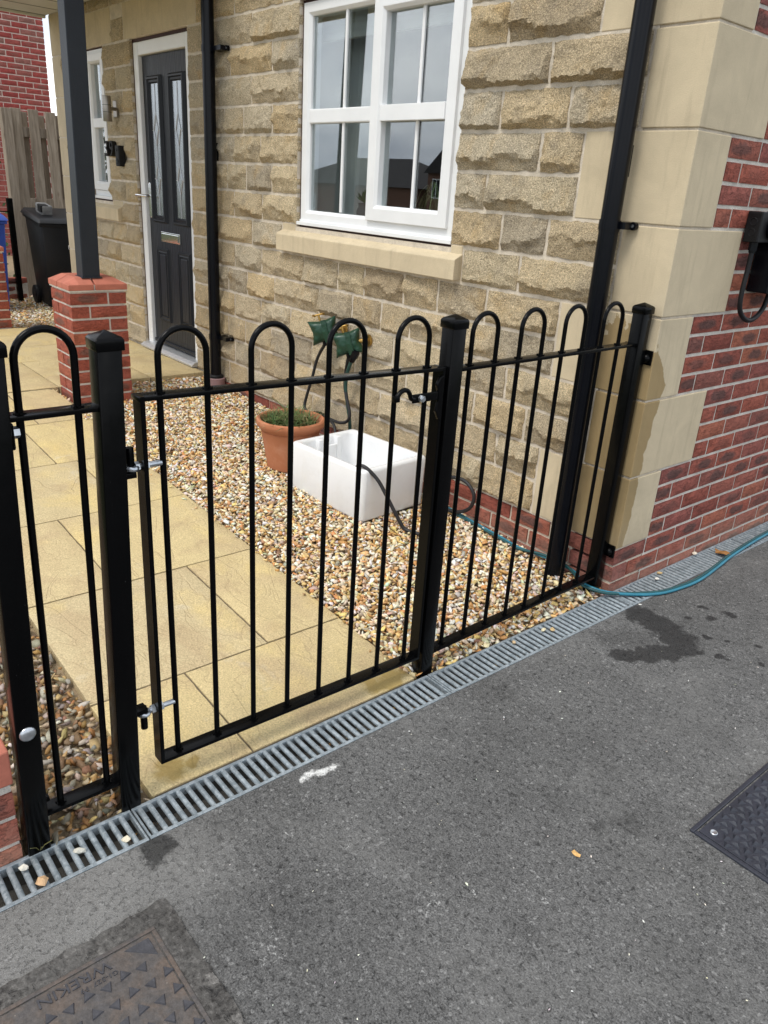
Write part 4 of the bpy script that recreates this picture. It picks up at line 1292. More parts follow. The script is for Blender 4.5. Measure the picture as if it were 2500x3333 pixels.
def railing(t, ys, xf, zf_top, zf_bot, hoop_h, rail0, rail1, lean=0.0, r=.0071, weld_seed=0):
    """hoop-top bars in pairs through two flat rails; xf(y) gives the plan line"""
    wd = 0.020
    for (zf, nm) in ((zf_top, 'top_rail'), (zf_bot, 'bottom_rail')):
        m = MB()
        a, c = rail0, rail1
        la, lc = lean * zf(a), lean * zf(c)
        m.hexa([(xf(a) - wd, a + la, zf(a) - .010), (xf(a) + wd, a + la, zf(a) - .010), (xf(c) + wd, c + lc, zf(c) - .010), (xf(c) - wd, c + lc, zf(c) - .010)],
               [(xf(a) - wd, a + la, zf(a)), (xf(a) + wd, a + la, zf(a)), (xf(c) + wd, c + lc, zf(c)), (xf(c) - wd, c + lc, zf(c))])
        m.build(nm, BG, t, bevel=.0012, smooth=40)
    for i in range(0, len(ys), 2):
        a, c = ys[i], ys[i + 1]
        rad = (c - a) / 2; mid = (a + c) / 2
        zs = hoop_h(mid) - rad
        pts = [(xf(a), a + lean * (zf_bot(a) - .009), zf_bot(a) - .009), (xf(a), a + lean * zf_top(a), zf_top(a))]
        for k in range(0, 17):
            th = math.pi - math.pi * k / 16
            z = zs + rad * math.sin(th) - r
            pts.append((xf(mid + rad * math.cos(th)), mid + rad * math.cos(th) + lean * z, z))
        pts += [(xf(c), c + lean * zf_top(c), zf_top(c)), (xf(c), c + lean * (zf_bot(c) - .009), zf_bot(c) - .009)]
        m = MB(); m.tube(pts, r, 14); m.build('hoop_bar', BG, t, smooth=60)
        m = MB()
        for y in (a, c):
            weld(m, xf(y), y + lean * zf_top(y), zf_top(y), r + .0015)
            weld(m, xf(y), y + lean * zf_bot(y), zf_bot(y), r + .0015)
        tag(m.build('weld', BG, t), None, None, None, 'stuff')

# fixed panel on the right
panel = empty('railing_panel', (-.04, -.52, .07), 'fixed black railing panel with four hoops between the latch post and the house corner', 'railing')
xf_r = lambda y: -.030 - .026 * (y + .97) / .92
railing(panel, [-.915, -.807, -.698, -.590, -.481, -.374, -.268, -.160], xf_r, lambda y: 1.002, lambda y: .0745, lambda y: 1.152, -.969, -.062)
# short panel on the left
short = empty('railing_panel', (-.02, -2.10, .09), 'short black railing panel with a single hoop at the left edge', 'railing')
railing(short, [-2.152, -2.043], lambda y: -.022, lambda y: 1.020, lambda y: .0905, lambda y: 1.182, -2.193, -1.992, lean=.0165, r=.0075)
m = MB(); m.box(-.047, -.003, -2.160, -2.152, .955, 1.008); m.build('bracket', BG, short, bevel=.004)
m = MB(); m.tube([(-.022, -2.152, .985), (-.022, -2.140, .985)], .012, 6); m.build('nut', 'zinc', short)
m = MB(); m.box(-.042, -.002, -2.192, -2.186, .075, .125); m.tube([(-.02, -2.186, .118), (-.02, -2.176, .118)], .010, 6); m.build('foot_plate', BG, short)

# the gate
gate = empty('gate', (-.03, -1.47, .08), 'black hoop-top metal garden gate hung between two square posts', 'gate')
sl = -.019
gz = lambda y, z0: z0 + sl * (y + 1.90)
gt, gb_, gh = 1.027, .0925, 1.168
gx = lambda y: -.030
railing(gate, [-1.852, -1.741, -1.630, -1.521, -1.413, -1.303, -1.194, -1.083], gx, lambda y: gz(y, gt), lambda y: gz(y, gb_), lambda y: gz(y, gh), -1.9068, -1.030)
m = MB()
y0, y1 = -1.9070, -1.8968
m.hexa([(-.050, y0, gz(y0, gb_) - .0104), (-.010, y0, gz(y0, gb_) - .0104), (-.010, y1, gz(y0, gb_) - .0104), (-.050, y1, gz(y0, gb_) - .0104)], [(-.0505, y0 + .004, gz(y0, gt) + .0004), (-.0095, y0 + .004, gz(y0, gt) + .0004), (-.0095, y1 + .004, gz(y0, gt) + .0004), (-.0505, y1 + .004, gz(y0, gt) + .0004)])
m.build('hinge_stile', BG, gate, bevel=.0012)
m = MB(); m.box(-.0505, -.0095, -1.0400, -1.0302, gz(-1.03, gb_) - .0004, gz(-1.03, gt) + .0004); m.build('latch_stile', BG, gate, bevel=.0012)
# hinges: a pin bracket on the post, an eye bolt through the stile
for z, up_ in ((.872, 1), (.243, -1)):
    yp = -1.925 if up_ > 0 else -1.936
    m = MB()
    yb = -1.975 + .029 * z
    m.box(-.044, -.014, yb, yp + .006, z - up_ * .013 - .006, z - up_ * .013 + .006)
    m.tube([(-.030, yp, z - up_ * .018), (-.030, yp, z + up_ * .046)], .0085, 14)
    m.build('hinge_pin', BG, hinge_post, bevel=.001, smooth=45)
    m = MB()
    m.tube([(-.030 + .0125 * math.cos(k * math.pi / 8), yp + .0125 * math.sin(k * math.pi / 8), z) for k in range(16)], .0062, 8, closed=True)
    m.tube([(-.030, yp + .015, z), (-.030, -1.856, z)], .0062, 12)
    for q in range(9): m.tube([(-.030, -1.882 + q * .003, z), (-.030, -1.8805 + q * .003, z)], .0070, 10)
    for yn in (-1.9165, -1.8955): m.tube([(-.030, yn, z), (-.030, yn + .009, z)], .0115, 6)
    m.build('eye_bolt', 'zinc', gate, smooth=35)
# latch: hooked bar pivoting on a plate by the latch post
m = MB()
hk = [(-1.105, .934), (-1.138, .934)]
m.box(-.014, -.008, -1.145, -1.036, .922, .946)
pts = [(-.011, -1.138, .932), (-.011, -1.150, .936), (-.011, -1.156, .948), (-.011, -1.164, .958), (-.011, -1.176, .962), (-.011, -1.189, .958), (-.011, -1.199, .948), (-.011, -1.203, .942)]
m.tube(smoothline(pts, 5), .0068, 10)
m.obox((-.011, -1.204, .941), (.008, 0, 0), (0, .008, 0), (0, 0, .008))
m.build('latch_hook', BG, gate, bevel=.0015, smooth=45)
m = MB(); m.tube([(-.008, -1.118, .934), (.002, -1.118, .934)], .0098, 6); m.tube([(.002, -1.118, .934), (.006, -1.118, .934)], .006, 10); m.build('latch_nut', 'zinc', gate)
m = MB()
m.prism([(-1.058, .89), (-1.046, .865), (-1.036, .86), (-1.036, .99), (-1.05, .985), (-1.062, .965), (-1.052, .94), (-1.052, .915)], -.016, 'x', -.006)
m.build('latch_plate', BG, gate, bevel=.002)

# brick wall end at the bottom left
wl_ = empty('brick_wall', (-.11, -2.9, 0), 'low red brick boundary wall end at the bottom left behind the black post', 'brick wall')
m = MB(); m.box(-.205, -.009, -4.2, -2.252, -.1, .205); m.build('mortar', 'brick_mortar', wl_)
for r, zc in enumerate((.1525, .0775, .0025)):
    y = -2.249 - (.1125 if r % 2 else 0)
    if r % 2: brick(wl_, 'red_brick', (-.05225, -2.249 - .05125, zc), .1025, HP)
    while y > -3.3:
        brick(wl_, 'red_brick', (-.05125, y - .1075, zc), .215, HP); y -= .225
y = -2.247
while y > -3.3:
    m = MB(); m.hexa([(-.225, y - .215, .2105), (.003, y - .215, .2105), (.003, y, .2105), (-.225, y, .2105)], [(-.225, y - .215, .300), (.003, y - .215, .300), (.003, y, .300), (-.225, y, .300)])
    m.build('coping_brick', 'coping_red', wl_, bevel=.004); y -= .225

# ================================================================== DRAINPIPES
def downpipe(label, x, y, z0, z1, clips, lug, r=.034, collar=False, dx=0.0):
    t = empty('downpipe', (x, y, z0), label, 'drainpipe', 'black round drainpipes')
    m = MB(); m.tube([(x, y, z0), (x + dx, y, z1)], r, 28); m.build('pipe', 'black_plastic', t, smooth=50)
    for z in clips:
        xx = x + dx * (z - z0) / (z1 - z0)
        m = MB(); m.tube([(xx, y, z - .016), (xx, y, z + .016)], r + .0035, 28)
        m.tube([(xx, y, z - .0225), (xx, y, z - .0165)], r + .0015, 28)
        m.box(xx + r - .005, xx + lug - .012, y - .004 + .01, -.006, z - .012, z + .012)
        m.tube([(xx + lug - .012, -.02, z), (xx + lug - .012, -.004, z)], .014, 14)
        m.build('pipe_clip', 'black_plastic', t, smooth=40)
        m = MB(); m.tube([(xx + lug - .012, -.024, z), (xx + lug - .012, -.0195, z)], .0055, 10); m.build('screw', 'zinc', t)
    m = MB(); m.box(x - .006, x + .006, y + r * .6, -.012, (z0 + z1) / 2 - .05, (z0 + z1) / 2 + .05)
    m.build('spacer', 'black_plastic', t)
    return t
dp = downpipe('thick black drainpipe near the house corner, running down behind the railing panel', -.228, -.070, -.02, 3.2, [1.383], .072, r=.0345)
dp2 = downpipe('black drainpipe between the front door and the large window, standing in a mauve collar', -3.142, -.062, .195, 3.0, [2.135, .490], .145, r=.0365)
m = MB(); m.lathe([(.058, -.06), (.060, -.012), (.062, 0), (.055, .004), (.05, .004)], (-3.142, -.062, .215), 28); m.build('collar', 'mauve_clay', dp2, smooth=40)
m = MB(); m.lathe([(.05, 0), (.050, .012), (.042, .02), (.038, .022)], (-3.142, -.062, .2195), 28); m.build('seal_ring', 'black_matt', dp2, smooth=40)

# ================================================================== ON THE WALL
lamp = empty('wall_light', (-4.66, -.05, 1.87), 'brushed steel up-and-down wall light by the narrow window', 'wall light')
m = MB(); m.tube([(-4.62, -.094, 1.782), (-4.62, -.094, 1.948)], .031, 24); m.build('cylinder_shade', 'steel_brushed', lamp, bevel=.002, smooth=40)
m = MB()
for z in (1.842, 1.888): m.tube([(-4.62, -.094, z - .0015), (-4.62, -.094, z + .0015)], .0316, 24)
m.build('groove_ring', 'black_matt', lamp, smooth=40)
m = MB(); m.box(-4.690, -4.630, -.022, -.006, 1.815, 1.925); m.build('back_plate', 'steel_brushed', lamp, bevel=.004)
m = MB(); m.tube([(-4.64, -.02, 1.868), (-4.625, -.07, 1.868)], .012, 12); m.build('arm', 'steel_brushed', lamp, smooth=40)
num = empty('house_number', (-4.72, -.03, 1.61), 'black raised house number 39 on the stone beside the front door', 'house number')
for ch_, x in (('3', -4.782), ('9', -4.685)):
    put_text(ch_, .150, .017, (x, -.042, 1.600), (1, 0, 0), (0, 0, 1), 'black_matt', num, 'digit', 1.0)
bell = empty('doorbell', (-4.56, -.03, 1.555), 'slim black doorbell beside the front door', 'doorbell')
m = MB(); m.box(-4.600, -4.532, -.066, -.012, 1.488, 1.628); m.build('case', 'black_matt', bell, bevel=.008)
m = MB(); m.tube([(-4.566, -.0665, 1.522), (-4.566, -.070, 1.522)], .018, 20); m.build('button', 'black_plastic', bell, smooth=40)
m = MB(); m.tube([(-4.566, -.0665, 1.598), (-4.566, -.069, 1.598)], .010, 16); m.build('lens', 'black_plastic', bell, smooth=40)

# isolator switch and charging unit on the side wall
iso = empty('isolator_box', (.03, .53, 1.40), 'black electrical isolator box on the brick side wall at the right edge', 'switch box')
m = MB(); m.box(.001, .058, .446, .600, 1.351, 1.458); m.build('case', 'black_matt', iso, bevel=.004)
m = MB()
for z in (1.362, 1.369, 1.440, 1.447): m.box(.006, .052, .4445, .4462, z, z + .003)
m.build('rib', 'black_matt', iso)
m = MB(); m.tube([(.058, .535, 1.404), (.074, .535, 1.404)], .040, 26); m.box(.073, .085, .528, .542, 1.37, 1.438); m.build('rotary_switch', 'black_plastic', iso, bevel=.002, smooth=40)
for z in (1.385, 1.422):
    m = MB(); m.tube([(.029 + .013 * math.cos(k * math.pi / 9), .4455, z + .013 * math.sin(k * math.pi / 9)) for k in range(18)], .0018, 6, closed=True); m.build('knockout', 'black_matt', iso)
m = MB(); m.tube([(.034, .475, 1.352), (.034, .475, 1.322)], .0165, 8); m.tube([(.034, .475, 1.323), (.034, .475, 1.314)], .0125, 16); m.build('gland', 'black_plastic', iso)
cpu = empty('charging_unit', (.05, .72, 1.27), 'black vehicle charging unit with a white label, cut off by the right edge', 'charger')
m = MB(); m.prism([(.562, 1.168), (.86, 1.168), (.86, 1.46), (.575, 1.46), (.566, 1.30)], .002, 'x', .088); m.build('case', 'black_plastic', cpu, bevel=.005)
m = MB(); m.prism([(.588, 1.186), (.70, 1.186), (.70, 1.300), (.592, 1.300)], .0885, 'x', .0892); lab = m.build('label_plate', 'label_white', cpu)
m = MB()
for i in range(9): m.box(.0893, .0896, .597, .597 + .05 + .04 * ((i * 7) % 5) / 5, 1.222 + i * .0085, 1.2245 + i * .0085)
for i in range(9): m.box(.0893, .0896, .597 + i * .004, .5985 + i * .004 + .0012 * (i % 3), 1.206, 1.216)
m.build('label_print', 'black_matt', lab)
put_text('CE', .014, .0002, (.0894, .604, 1.195), (0, 1, 0), (0, 0, 1), 'black_matt', lab, 'label_lettering')
m = MB(); m.tube([(.088, .577, 1.18), (.090, .577, 1.18)], .004, 10); m.tube([(.088, .580, 1.306), (.090, .580, 1.306)], .004, 10); m.build('screw', 'zinc', cpu)
hose('power_cable', [(.034, .475, 1.325), (.036, .470, 1.25), (.040, .458, 1.17), (.045, .466, 1.105), (.050, .52, 1.068), (.052, .58, 1.070), (.050, .64, 1.105), (.048, .67, 1.168)], .0095, 'black_matt', 'thick black power cable looping below the isolator box', 'cable')

# ================================================================== TAPS, HOSES, POT, SINK
def tap(name, x, z, label, ang):
    t = empty(name, (x, -.08, z), label, 'garden tap', 'brass taps in green frost covers')
    c = Vector((x, -.100, z)); hx = Vector((.80, .60, 0)); nrm = Vector((.60, -.80, 0)); rt = hx * math.cos(ang) + Vector((0, 0, math.sin(ang))); upv = hx * -math.sin(ang) + Vector((0, 0, math.cos(ang)))
    nu, nv = 15, 15
    vs, fs = [], []
    wdt, hgt, dep = .074, .060, .052
    for side in (1, -1):
        for j in range(nv):
            for i in range(nu):
                u, v = i / (nu - 1) * 2 - 1, j / (nv - 1) * 2 - 1
                e = max(abs(u), abs(v))
                puff = (1 - e ** 3) ** .5 if e < 1 else 0
                pinch = 1.06 - .24 * (1 - abs(v)) * abs(u) ** 2 - .24 * (1 - abs(u)) * abs(v) ** 2
                d = dep * (0.12 + .88 * puff) + .008 * fnoise((u, v, side), 2.5, x) + .006 * abs(fnoise((u * 1.6, v * .8, side), 5, x + 4))
                vs.append(c + rt * (u * wdt * pinch) + upv * (v * hgt * pinch) + nrm * (side * d * .75))
    for s_ in range(2):
        for j in range(nv - 1):
            for i in range(nu - 1):
                a = s_ * nu * nv + j * nu + i
                q = (a, a + 1, a + nu + 1, a + nu)
                fs.append(q if s_ == 0 else q[::-1])
    ring = list(range(nu)) + [j * nu + nu - 1 for j in range(1, nv)] + [(nv - 1) * nu + i for i in range(nu - 2, -1, -1)] + [j * nu for j in range(nv - 2, 0, -1)]
    for k in range(len(ring)):
        a, bq = ring[k], ring[(k + 1) % len(ring)]
        fs.append((bq, a, a + nu * nv, bq + nu * nv))
    m = MB(); m.add(vs, fs); cov = m.build('frost_cover', 'green_cover', t, smooth=75)
    m = MB()
    sp = [c + rt * .020 + upv * (v * .058) + nrm * (.042 + .004 * (1 - v * v)) for v in (-1, -.6, 0, .6, 1)]
    for a, bq in zip(sp[:-1], sp[1:]):
        md = (a + bq) / 2; m.obox(md, rt * .014, (bq - a) / 2, nrm * .0022)
    m.build('strap', 'green_cover', cov)
    m = MB()
    st = c + upv * .055 - rt * .01
    m.tube([st, st + upv * .032], .006, 10); tp = st + upv * .032
    m.tube([tp - rt * .026, tp + rt * .026], .0045, 8)
    for s_ in (-1, 1): m.obox(tp + rt * .026 * s_, (.0075, 0, 0), (0, .006, 0), (0, 0, .005))
    m.build('tap_handle', 'brass', t, smooth=40)
    m = MB(); m.tube([c + rt * .045, Vector((c.x + .075, -.012, c.z + .022))], .011, 12); m.tube([Vector((c.x + .070, -.030, c.z + .020)), Vector((c.x + .072, -.018, c.z + .021))], .030, 20)
    m.build('tap_body', 'brass', t, smooth=40)
    m = MB(); bt = c - upv * .058 - rt * .012
    m.tube([bt + upv * .012, bt - upv * .018], .0135, 12); m.build('hose_collar', 'black_plastic', t, smooth=40)
    return bt
b1 = tap('garden_tap', -1.868, .742, 'garden tap wrapped in a green padded cover, upper left one of the pair', .30)
b2 = tap('garden_tap', -1.660, .716, 'garden tap wrapped in a green padded cover, lower right one of the pair', .30)
hose('hose', [b1 + Vector((0, 0, -.01)), (-1.945, -.085, .58), (-1.985, -.09, .46), (-2.035, -.09, .345), (-2.035, -.10, .285), (-1.985, -.10, .268), (-1.93, -.10, .272)], .0085, 'rubber_hose', 'black hose hanging from the upper left green tap cover behind the pot', group='hoses')
hose('hose', [b2 + Vector((0, 0, -.01)), (-1.688, -.085, .56), (-1.69, -.085, .48), (-1.655, -.088, .40), (-1.632, -.09, .345), (-1.645, -.095, .305), (-1.70, -.10, .283), (-1.78, -.10, .28), (-1.85, -.10, .285)], .0085, 'rubber_hose', 'black hose hanging from the lower right green tap cover and curling to the connector', group='hoses')
m = MB(); m.tube([(-1.945, -.10, .2715), (-1.915, -.10, .275)], .014, 12); m.tube([(-1.915, -.10, .275), (-1.88, -.10, .279)], .019, 8); m.tube([(-1.88, -.10, .279), (-1.845, -.10, .283)], .015, 12)
tag(m.build('hose_connector', 'black_plastic', smooth=35), 'black hose connector behind the terracotta pot', 'connector')
gh_ = hose('hose', [(-1.618, -.095, .645), (-1.645, -.095, .60), (-1.672, -.09, .54), (-1.682, -.085, .47), (-1.672, -.075, .38), (-1.655, -.07, .30), (-1.65, -.07, .22), (-1.64, -.08, .10)], .0095, 'green_hose', 'dark green hose beside the lower right tap, dropping behind the white sink', group='hoses')
m = MB(); m.tube([(-1.628, -.097, .632), (-1.610, -.098, .655)], .018, 12); m.tube([(-1.610, -.098, .655), (-1.590, -.10, .682)], .021, 8); m.build('hose_end', 'black_plastic', gh_, smooth=35)
hose('hose', [(-1.80, -.10, .275), (-1.74, -.11, .26), (-1.69, -.13, .21), (-1.66, -.12, .15), (-1.62, -.12, .09)], .0085, 'rubber_hose', 'short black hose running down behind the left end of the white sink', group='hoses')
hose('hose', [(-.93, -.045, .07), (-.965, -.05, .13), (-.93, -.055, .20), (-.865, -.055, .231), (-.80, -.05, .232), (-.752, -.048, .205), (-.736, -.046, .165), (-.758, -.046, .11), (-.815, -.05, .073), (-.88, -.055, .06), (-.95, -.06, .07)], .0088, 'rubber_hose', 'black hose loop standing against the brick plinth behind the railing panel', group='hoses')
for q, (mat_, r_, off, lab_) in enumerate((('teal_hose', .0062, 0.0, 'pale blue hose laid from the brick plinth across the drain and along the driveway'), ('dark_teal_hose', .0062, .013, 'dark teal hose lying beside the pale blue one across the drain'))):
    pts = [(-1.02, -.030 - off, .060), (-.90, -.032 - off, .056), (-.70, -.032 - off, .044), (-.56, -.032 - off, .036), (-.45, -.034 - off, .030), (-.33, -.034 - off, .034), (-.26, -.026, .036 + off * .6), (-.19, -.028 - off, .036), (-.10, -.062 - off * .6, .030), (-.058, -.012 + .004, .024 + off), (-.02, .010 - off, .018)]
    pts = [(-1.02, -.030 - off, .060), (-.90, -.032 - off, .056), (-.70, -.032 - off, .044), (-.56, -.032 - off, .036), (-.45, -.034 - off, .030), (-.33, -.024 - off * .3, .036 + off * .7), (-.22, -.018 - off * .3, .036 + off * .7), (-.14, -.030 - off, .034), (-.095, -.070 - off, .032), (-.030, -.064 - off, .026), (.025, -.020 - off * .8, .018), (.085, .070 - off * .4, .010), (.135, .175, .0075 + off * .1), (.158, .32, .0075), (.160, .44, .0075), (.142, .60, .0075), (.118, .78, .0090), (.098, 1.02, .0095), (.088, 1.25, .0095), (.084, 1.6, .0095), (.09, 2.4, .0095)]
    if q == 1:
        pts = [pts[i] if i < 11 else (pts[i][0] - off * (1 if i > 12 else .75), pts[i][1] + off * (.2 if i > 13 else .8), pts[i][2]) for i in range(len(pts))]
    hose('hose', pts, r_, mat_, lab_, group='hoses')

pot = empty('plant_pot', (-1.735, -.395, .085), 'round terracotta plant pot standing on the gravel by the white sink', 'plant pot')
PC = (-1.722, -.400, .086)
m = MB()
prof = [(.112, 0), (.118, .006), (.136, .11), (.150, .196), (.1515, .199), (.1505, .203), (.154, .206), (.160, .212), (.169, .222), (.1755, .233), (.178, .245), (.175, .256), (.167, .262), (.157, .259), (.150, .250), (.147, .235), (.143, .215)]
m.lathe(prof, PC, 56); m.build('body', 'terracotta', pot, smooth=35)
m = MB()
for k in range(84):
    a = 2 * math.pi * k / 84
    m.obox((PC[0] + .1525 * math.cos(a), PC[1] + .1525 * math.sin(a), PC[2] + .2015), (.0014 * math.cos(a), .0014 * math.sin(a), 0), (-.0026 * math.sin(a), .0026 * math.cos(a), .0008), (0, 0, .0018))
m.build('rope_band', 'terracotta', pot)
sp_, ss_ = scatter(900, PC[0] - .145, PC[0] + .145, PC[1] - .145, PC[1] + .145, lambda x, y: (x - PC[0]) ** 2 + (y - PC[1]) ** 2 < .143 ** 2, .005, .014, lambda x: PC[2] + .210, .01)
m = MB(); m.lathe([(.1, .20), (.142, .210)], PC, 30); m.build('compost', 'soil', pot)
gr = MB(); tint = []
for k in range(620):
    a, rr = rng.uniform(0, 2 * math.pi), .128 * math.sqrt(rng.random())
    if rng.random() < .35: a = rng.uniform(2.2, 4.6)
    bx, by, bz = PC[0] + rr * math.cos(a), PC[1] + rr * math.sin(a), PC[2] + .210
    d = rng.uniform(0, 2 * math.pi); L = rng.uniform(.06, .125); lean_ = rng.uniform(.55, 1.35)
    if k % 26 == 0: L *= 1.7; lean_ = 1.3
    dv = Vector((math.cos(d), math.sin(d), 0)); sv = Vector((-dv.y, dv.x, 0)); w = rng.uniform(.0016, .0034)
    P_ = [Vector((bx, by, bz)) + dv * (L * lean_ * t * t * .8 + L * .15 * t) + Vector((0, 0, L * (t - .45 * lean_ * t * t))) for t in (0, .35, .7, 1)]
    ws = [w, w, w * .7, w * .1]
    n0 = len(gr.v)
    gr.add([p + sv * ws[i] for i, p in enumerate(P_)] + [p - sv * ws[i] for i, p in enumerate(P_)], [(i, i + 1, 5 + i, 4 + i) for i in range(3)])
    cc = rng.choice([(.060, .115, .030), (.085, .15, .04), (.045, .095, .032), (.11, .15, .05), (.20, .17, .075)] if rng.random() > .08 else [(.26, .21, .11)])
    tint += [cc] * 8
def tinted(me, tint):
    at = me.attributes.new('tint', 'FLOAT_COLOR', 'POINT')
    at.data.foreach_set('color', [q for c in tint for q in (*c, 1)])
me = gr.mesh('grass_tuft', 'leaf_green', recalc=False); tinted(me, tint)
gp = empty('potted_grass', (PC[0], PC[1], PC[2] + .210), 'scruffy green grass growing in the terracotta pot', 'grass')
o_ = link('blades', me, gp, (0, 0, 0))

# Belfast sink
sink = empty('sink', (-1.27, -.32, .07), 'white ceramic Belfast sink standing on the gravel', 'sink')
SCX, SCY, SA = -1.262, -.318, math.radians(4.0)
L2, W2, ZB, ZT = .266, .205, .052, .302
def srot(x, y, z): return (SCX + x * math.cos(SA) - y * math.sin(SA), SCY + x * math.sin(SA) + y * math.cos(SA), z)
def rr_ring(lx, ly, r, z, n=6, sq=None):
    out = []
    for cx_, cy_, a0 in ((lx - r, ly - r, 0), (-lx + r, ly - r, 90), (-lx + r, -ly + r, 180), (lx - r, -ly + r, 270)):
        for k in range(n + 1):
            a = math.radians(a0 + 90 * k / n)
            out.append(srot(cx_ + r * math.cos(a), cy_ + r * math.sin(a), z))
    return out
m = MB(); wt_ = .036
rings = [rr_ring(L2 - .016, W2 - .016, .016, ZB), rr_ring(L2 - .008, W2 - .008, .022, ZB + .004), rr_ring(L2 - .004, W2 - .004, .024, ZB + .014), rr_ring(L2, W2, .024, ZT - .016), rr_ring(L2 - .003, W2 - .003, .024, ZT - .006), rr_ring(L2 - .011, W2 - .011, .022, ZT - .0005),
         rr_ring(L2 - wt_ + .011, W2 - wt_ + .011, .030, ZT), rr_ring(L2 - wt_ + .003, W2 - wt_ + .003, .034, ZT - .005), rr_ring(L2 - wt_, W2 - wt_, .036, ZT - .016), rr_ring(L2 - wt_ - .008, W2 - wt_ - .008, .036, ZB + .075), rr_ring(L2 - wt_ - .018, W2 - wt_ - .018, .034, ZB + .048), rr_ring(L2 - wt_ - .045, W2 - wt_ - .045, .03, ZB + .040)]
n_ = len(rings[0]); vs = [p for r in rings for p in r]
fs = [(a * n_ + k, a * n_ + (k + 1) % n_, (a + 1) * n_ + (k + 1) % n_, (a + 1) * n_ + k) for a in range(len(rings) - 1) for k in range(n_)]
fs += [tuple(range(n_ - 1, -1, -1)), tuple((len(rings) - 1) * n_ + k for k in range(n_))]
m.add(vs, fs); m.build('basin', 'white_ceramic', sink, smooth=50)
m = MB()                                                   # overflow weir on the left end wall
prof = []
wy = .075
xa = -L2 + wt_ - .004
for (x0_, x1_, y0_, y1_) in ((xa, xa + .032, -wy, -wy + .034), (xa, xa + .032, wy - .034, wy)):
    m.hexa([srot(x0_, y0_, ZB + .05), srot(x1_, y0_, ZB + .05), srot(x1_, y1_, ZB + .05), srot(x0_, y1_, ZB + .05)], [srot(x0_, y0_, ZT - .004), srot(x1_, y0_, ZT - .004), srot(x1_, y1_, ZT - .004), srot(x0_, y1_, ZT - .004)])
m.hexa([srot(xa + .018, -wy + .033, ZB + .05), srot(xa + .032, -wy + .033, ZB + .05), srot(xa + .032, wy - .033, ZB + .05), srot(xa + .018, wy - .033, ZB + .05)], [srot(xa + .018, -wy + .033, ZT - .040), srot(xa + .032, -wy + .033, ZT - .040), srot(xa + .032, wy - .033, ZT - .040), srot(xa + .018, wy - .033, ZT - .040)])
m.build('overflow_weir', 'white_ceramic', sink, bevel=.006, smooth=50, segs=3)
hose('hose', [(-1.20, -.42, .14), (-1.13, -.465, .22), (-1.075, -.480, .285), (-1.035, -.484, .312), (-1.00, -.472, .306), (-.955, -.445, .262), (-.915, -.425, .20), (-.885, -.405, .14), (-.858, -.385, .085), (-.835, -.37, .052), (-.79, -.352, .048), (-.74, -.34, .05)], .0085, 'rubber_hose', 'black hose hooked over the front corner of the white sink', group='hoses')

# ================================================================== WHEELIE BINS, FENCE AND NEIGHBOURS BEYOND THE PORCH
def wheelie(x0, x1, y0, y1, zb, hf, hb, mat, label, ang=0.0, dark_lid=None):
    """front towards +x, hinge and wheels at -x"""
    t = empty('wheelie_bin', ((x0 + x1) / 2, (y0 + y1) / 2, zb), label, 'wheelie bin')
    ti = .055
    m = MB()
    m.hexa([(x0 + .07, y0 + ti, zb + .03), (x1 - ti, y0 + ti, zb + .0), (x1 - ti, y1 - ti, zb + .0), (x0 + .07, y1 - ti, zb + .03)], [(x0 + .03, y0 + .02, zb + hb - .06), (x1 - .02, y0 + .02, zb + hf - .05), (x1 - .02, y1 - .02, zb + hf - .05), (x0 + .03, y1 - .02, zb + hb - .06)])
    m.build('body', mat, t, bevel=.02, smooth=40)
    m = MB(); m.hexa([(x0 + .02, y0 + .005, zb + hb - .075), (x1 - .008, y0 + .005, zb + hf - .075), (x1 - .008, y1 - .005, zb + hf - .075), (x0 + .02, y1 - .005, zb + hb - .075)], [(x0 + .02, y0 + .005, zb + hb - .045), (x1 - .008, y0 + .005, zb + hf - .045), (x1 - .008, y1 - .005, zb + hf - .045), (x0 + .02, y1 - .005, zb + hb - .045)])
    m.build('rim', mat, t, bevel=.006)
    m = MB()
    m.hexa([(x0 - .01, y0 - .01, zb + hb - .045), (x1 + .015, y0 - .01, zb + hf - .045), (x1 + .015, y1 + .01, zb + hf - .045), (x0 - .01, y1 + .01, zb + hb - .045)], [(x0 + .01, y0 + .02, zb + hb + .005), (x1 - .03, y0 + .02, zb + hf + .0), (x1 - .03, y1 - .02, zb + hf + .0), (x0 + .01, y1 - .02, zb + hb + .005)])
    lid = m.build('lid', mat, t, bevel=.012, smooth=40)
    m = MB()
    for ys_ in (y0 + .10, y1 - .10): m.tube([(x0 + .03, ys_ - .05, zb + hb - .02), (x0 + .03, ys_ + .05, zb + hb - .02)], .018, 10)
    m.tube([(x0 - .03, y0 + .06, zb + hb - .03), (x0 - .03, y1 - .06, zb + hb - .03)], .014, 10)
    m.build('handle', mat, t, smooth=40)
    for ys_ in (y0 + .02, y1 - .06):
        m = MB(); m.tube([(x0 + .09, ys_, zb + .09), (x0 + .09, ys_ + .045, zb + .09)], .09, 22); w_ = m.build('wheel', 'black_matt', t, bevel=.008, smooth=40)
        m = MB(); m.tube([(x0 + .09, ys_ - .004, zb + .09), (x0 + .09, ys_ + .049, zb + .09)], .045, 16); m.build('hub', 'bin_plastic', w_, smooth=40)
    return t, lid
bk, lid = wheelie(-7.08, -6.56, -.055, .46, .165, .835, .905, 'bin_plastic', 'black wheelie bin beside the timber fence, half hidden by the house corner')
m = MB()
m.obox((-6.80, .08, 1.075), (.10, .0, -.012), (0, .05, 0), (.005, 0, .045)); m.build('lid_cover', 'bin_scuffed', lid, bevel=.012, smooth=40)
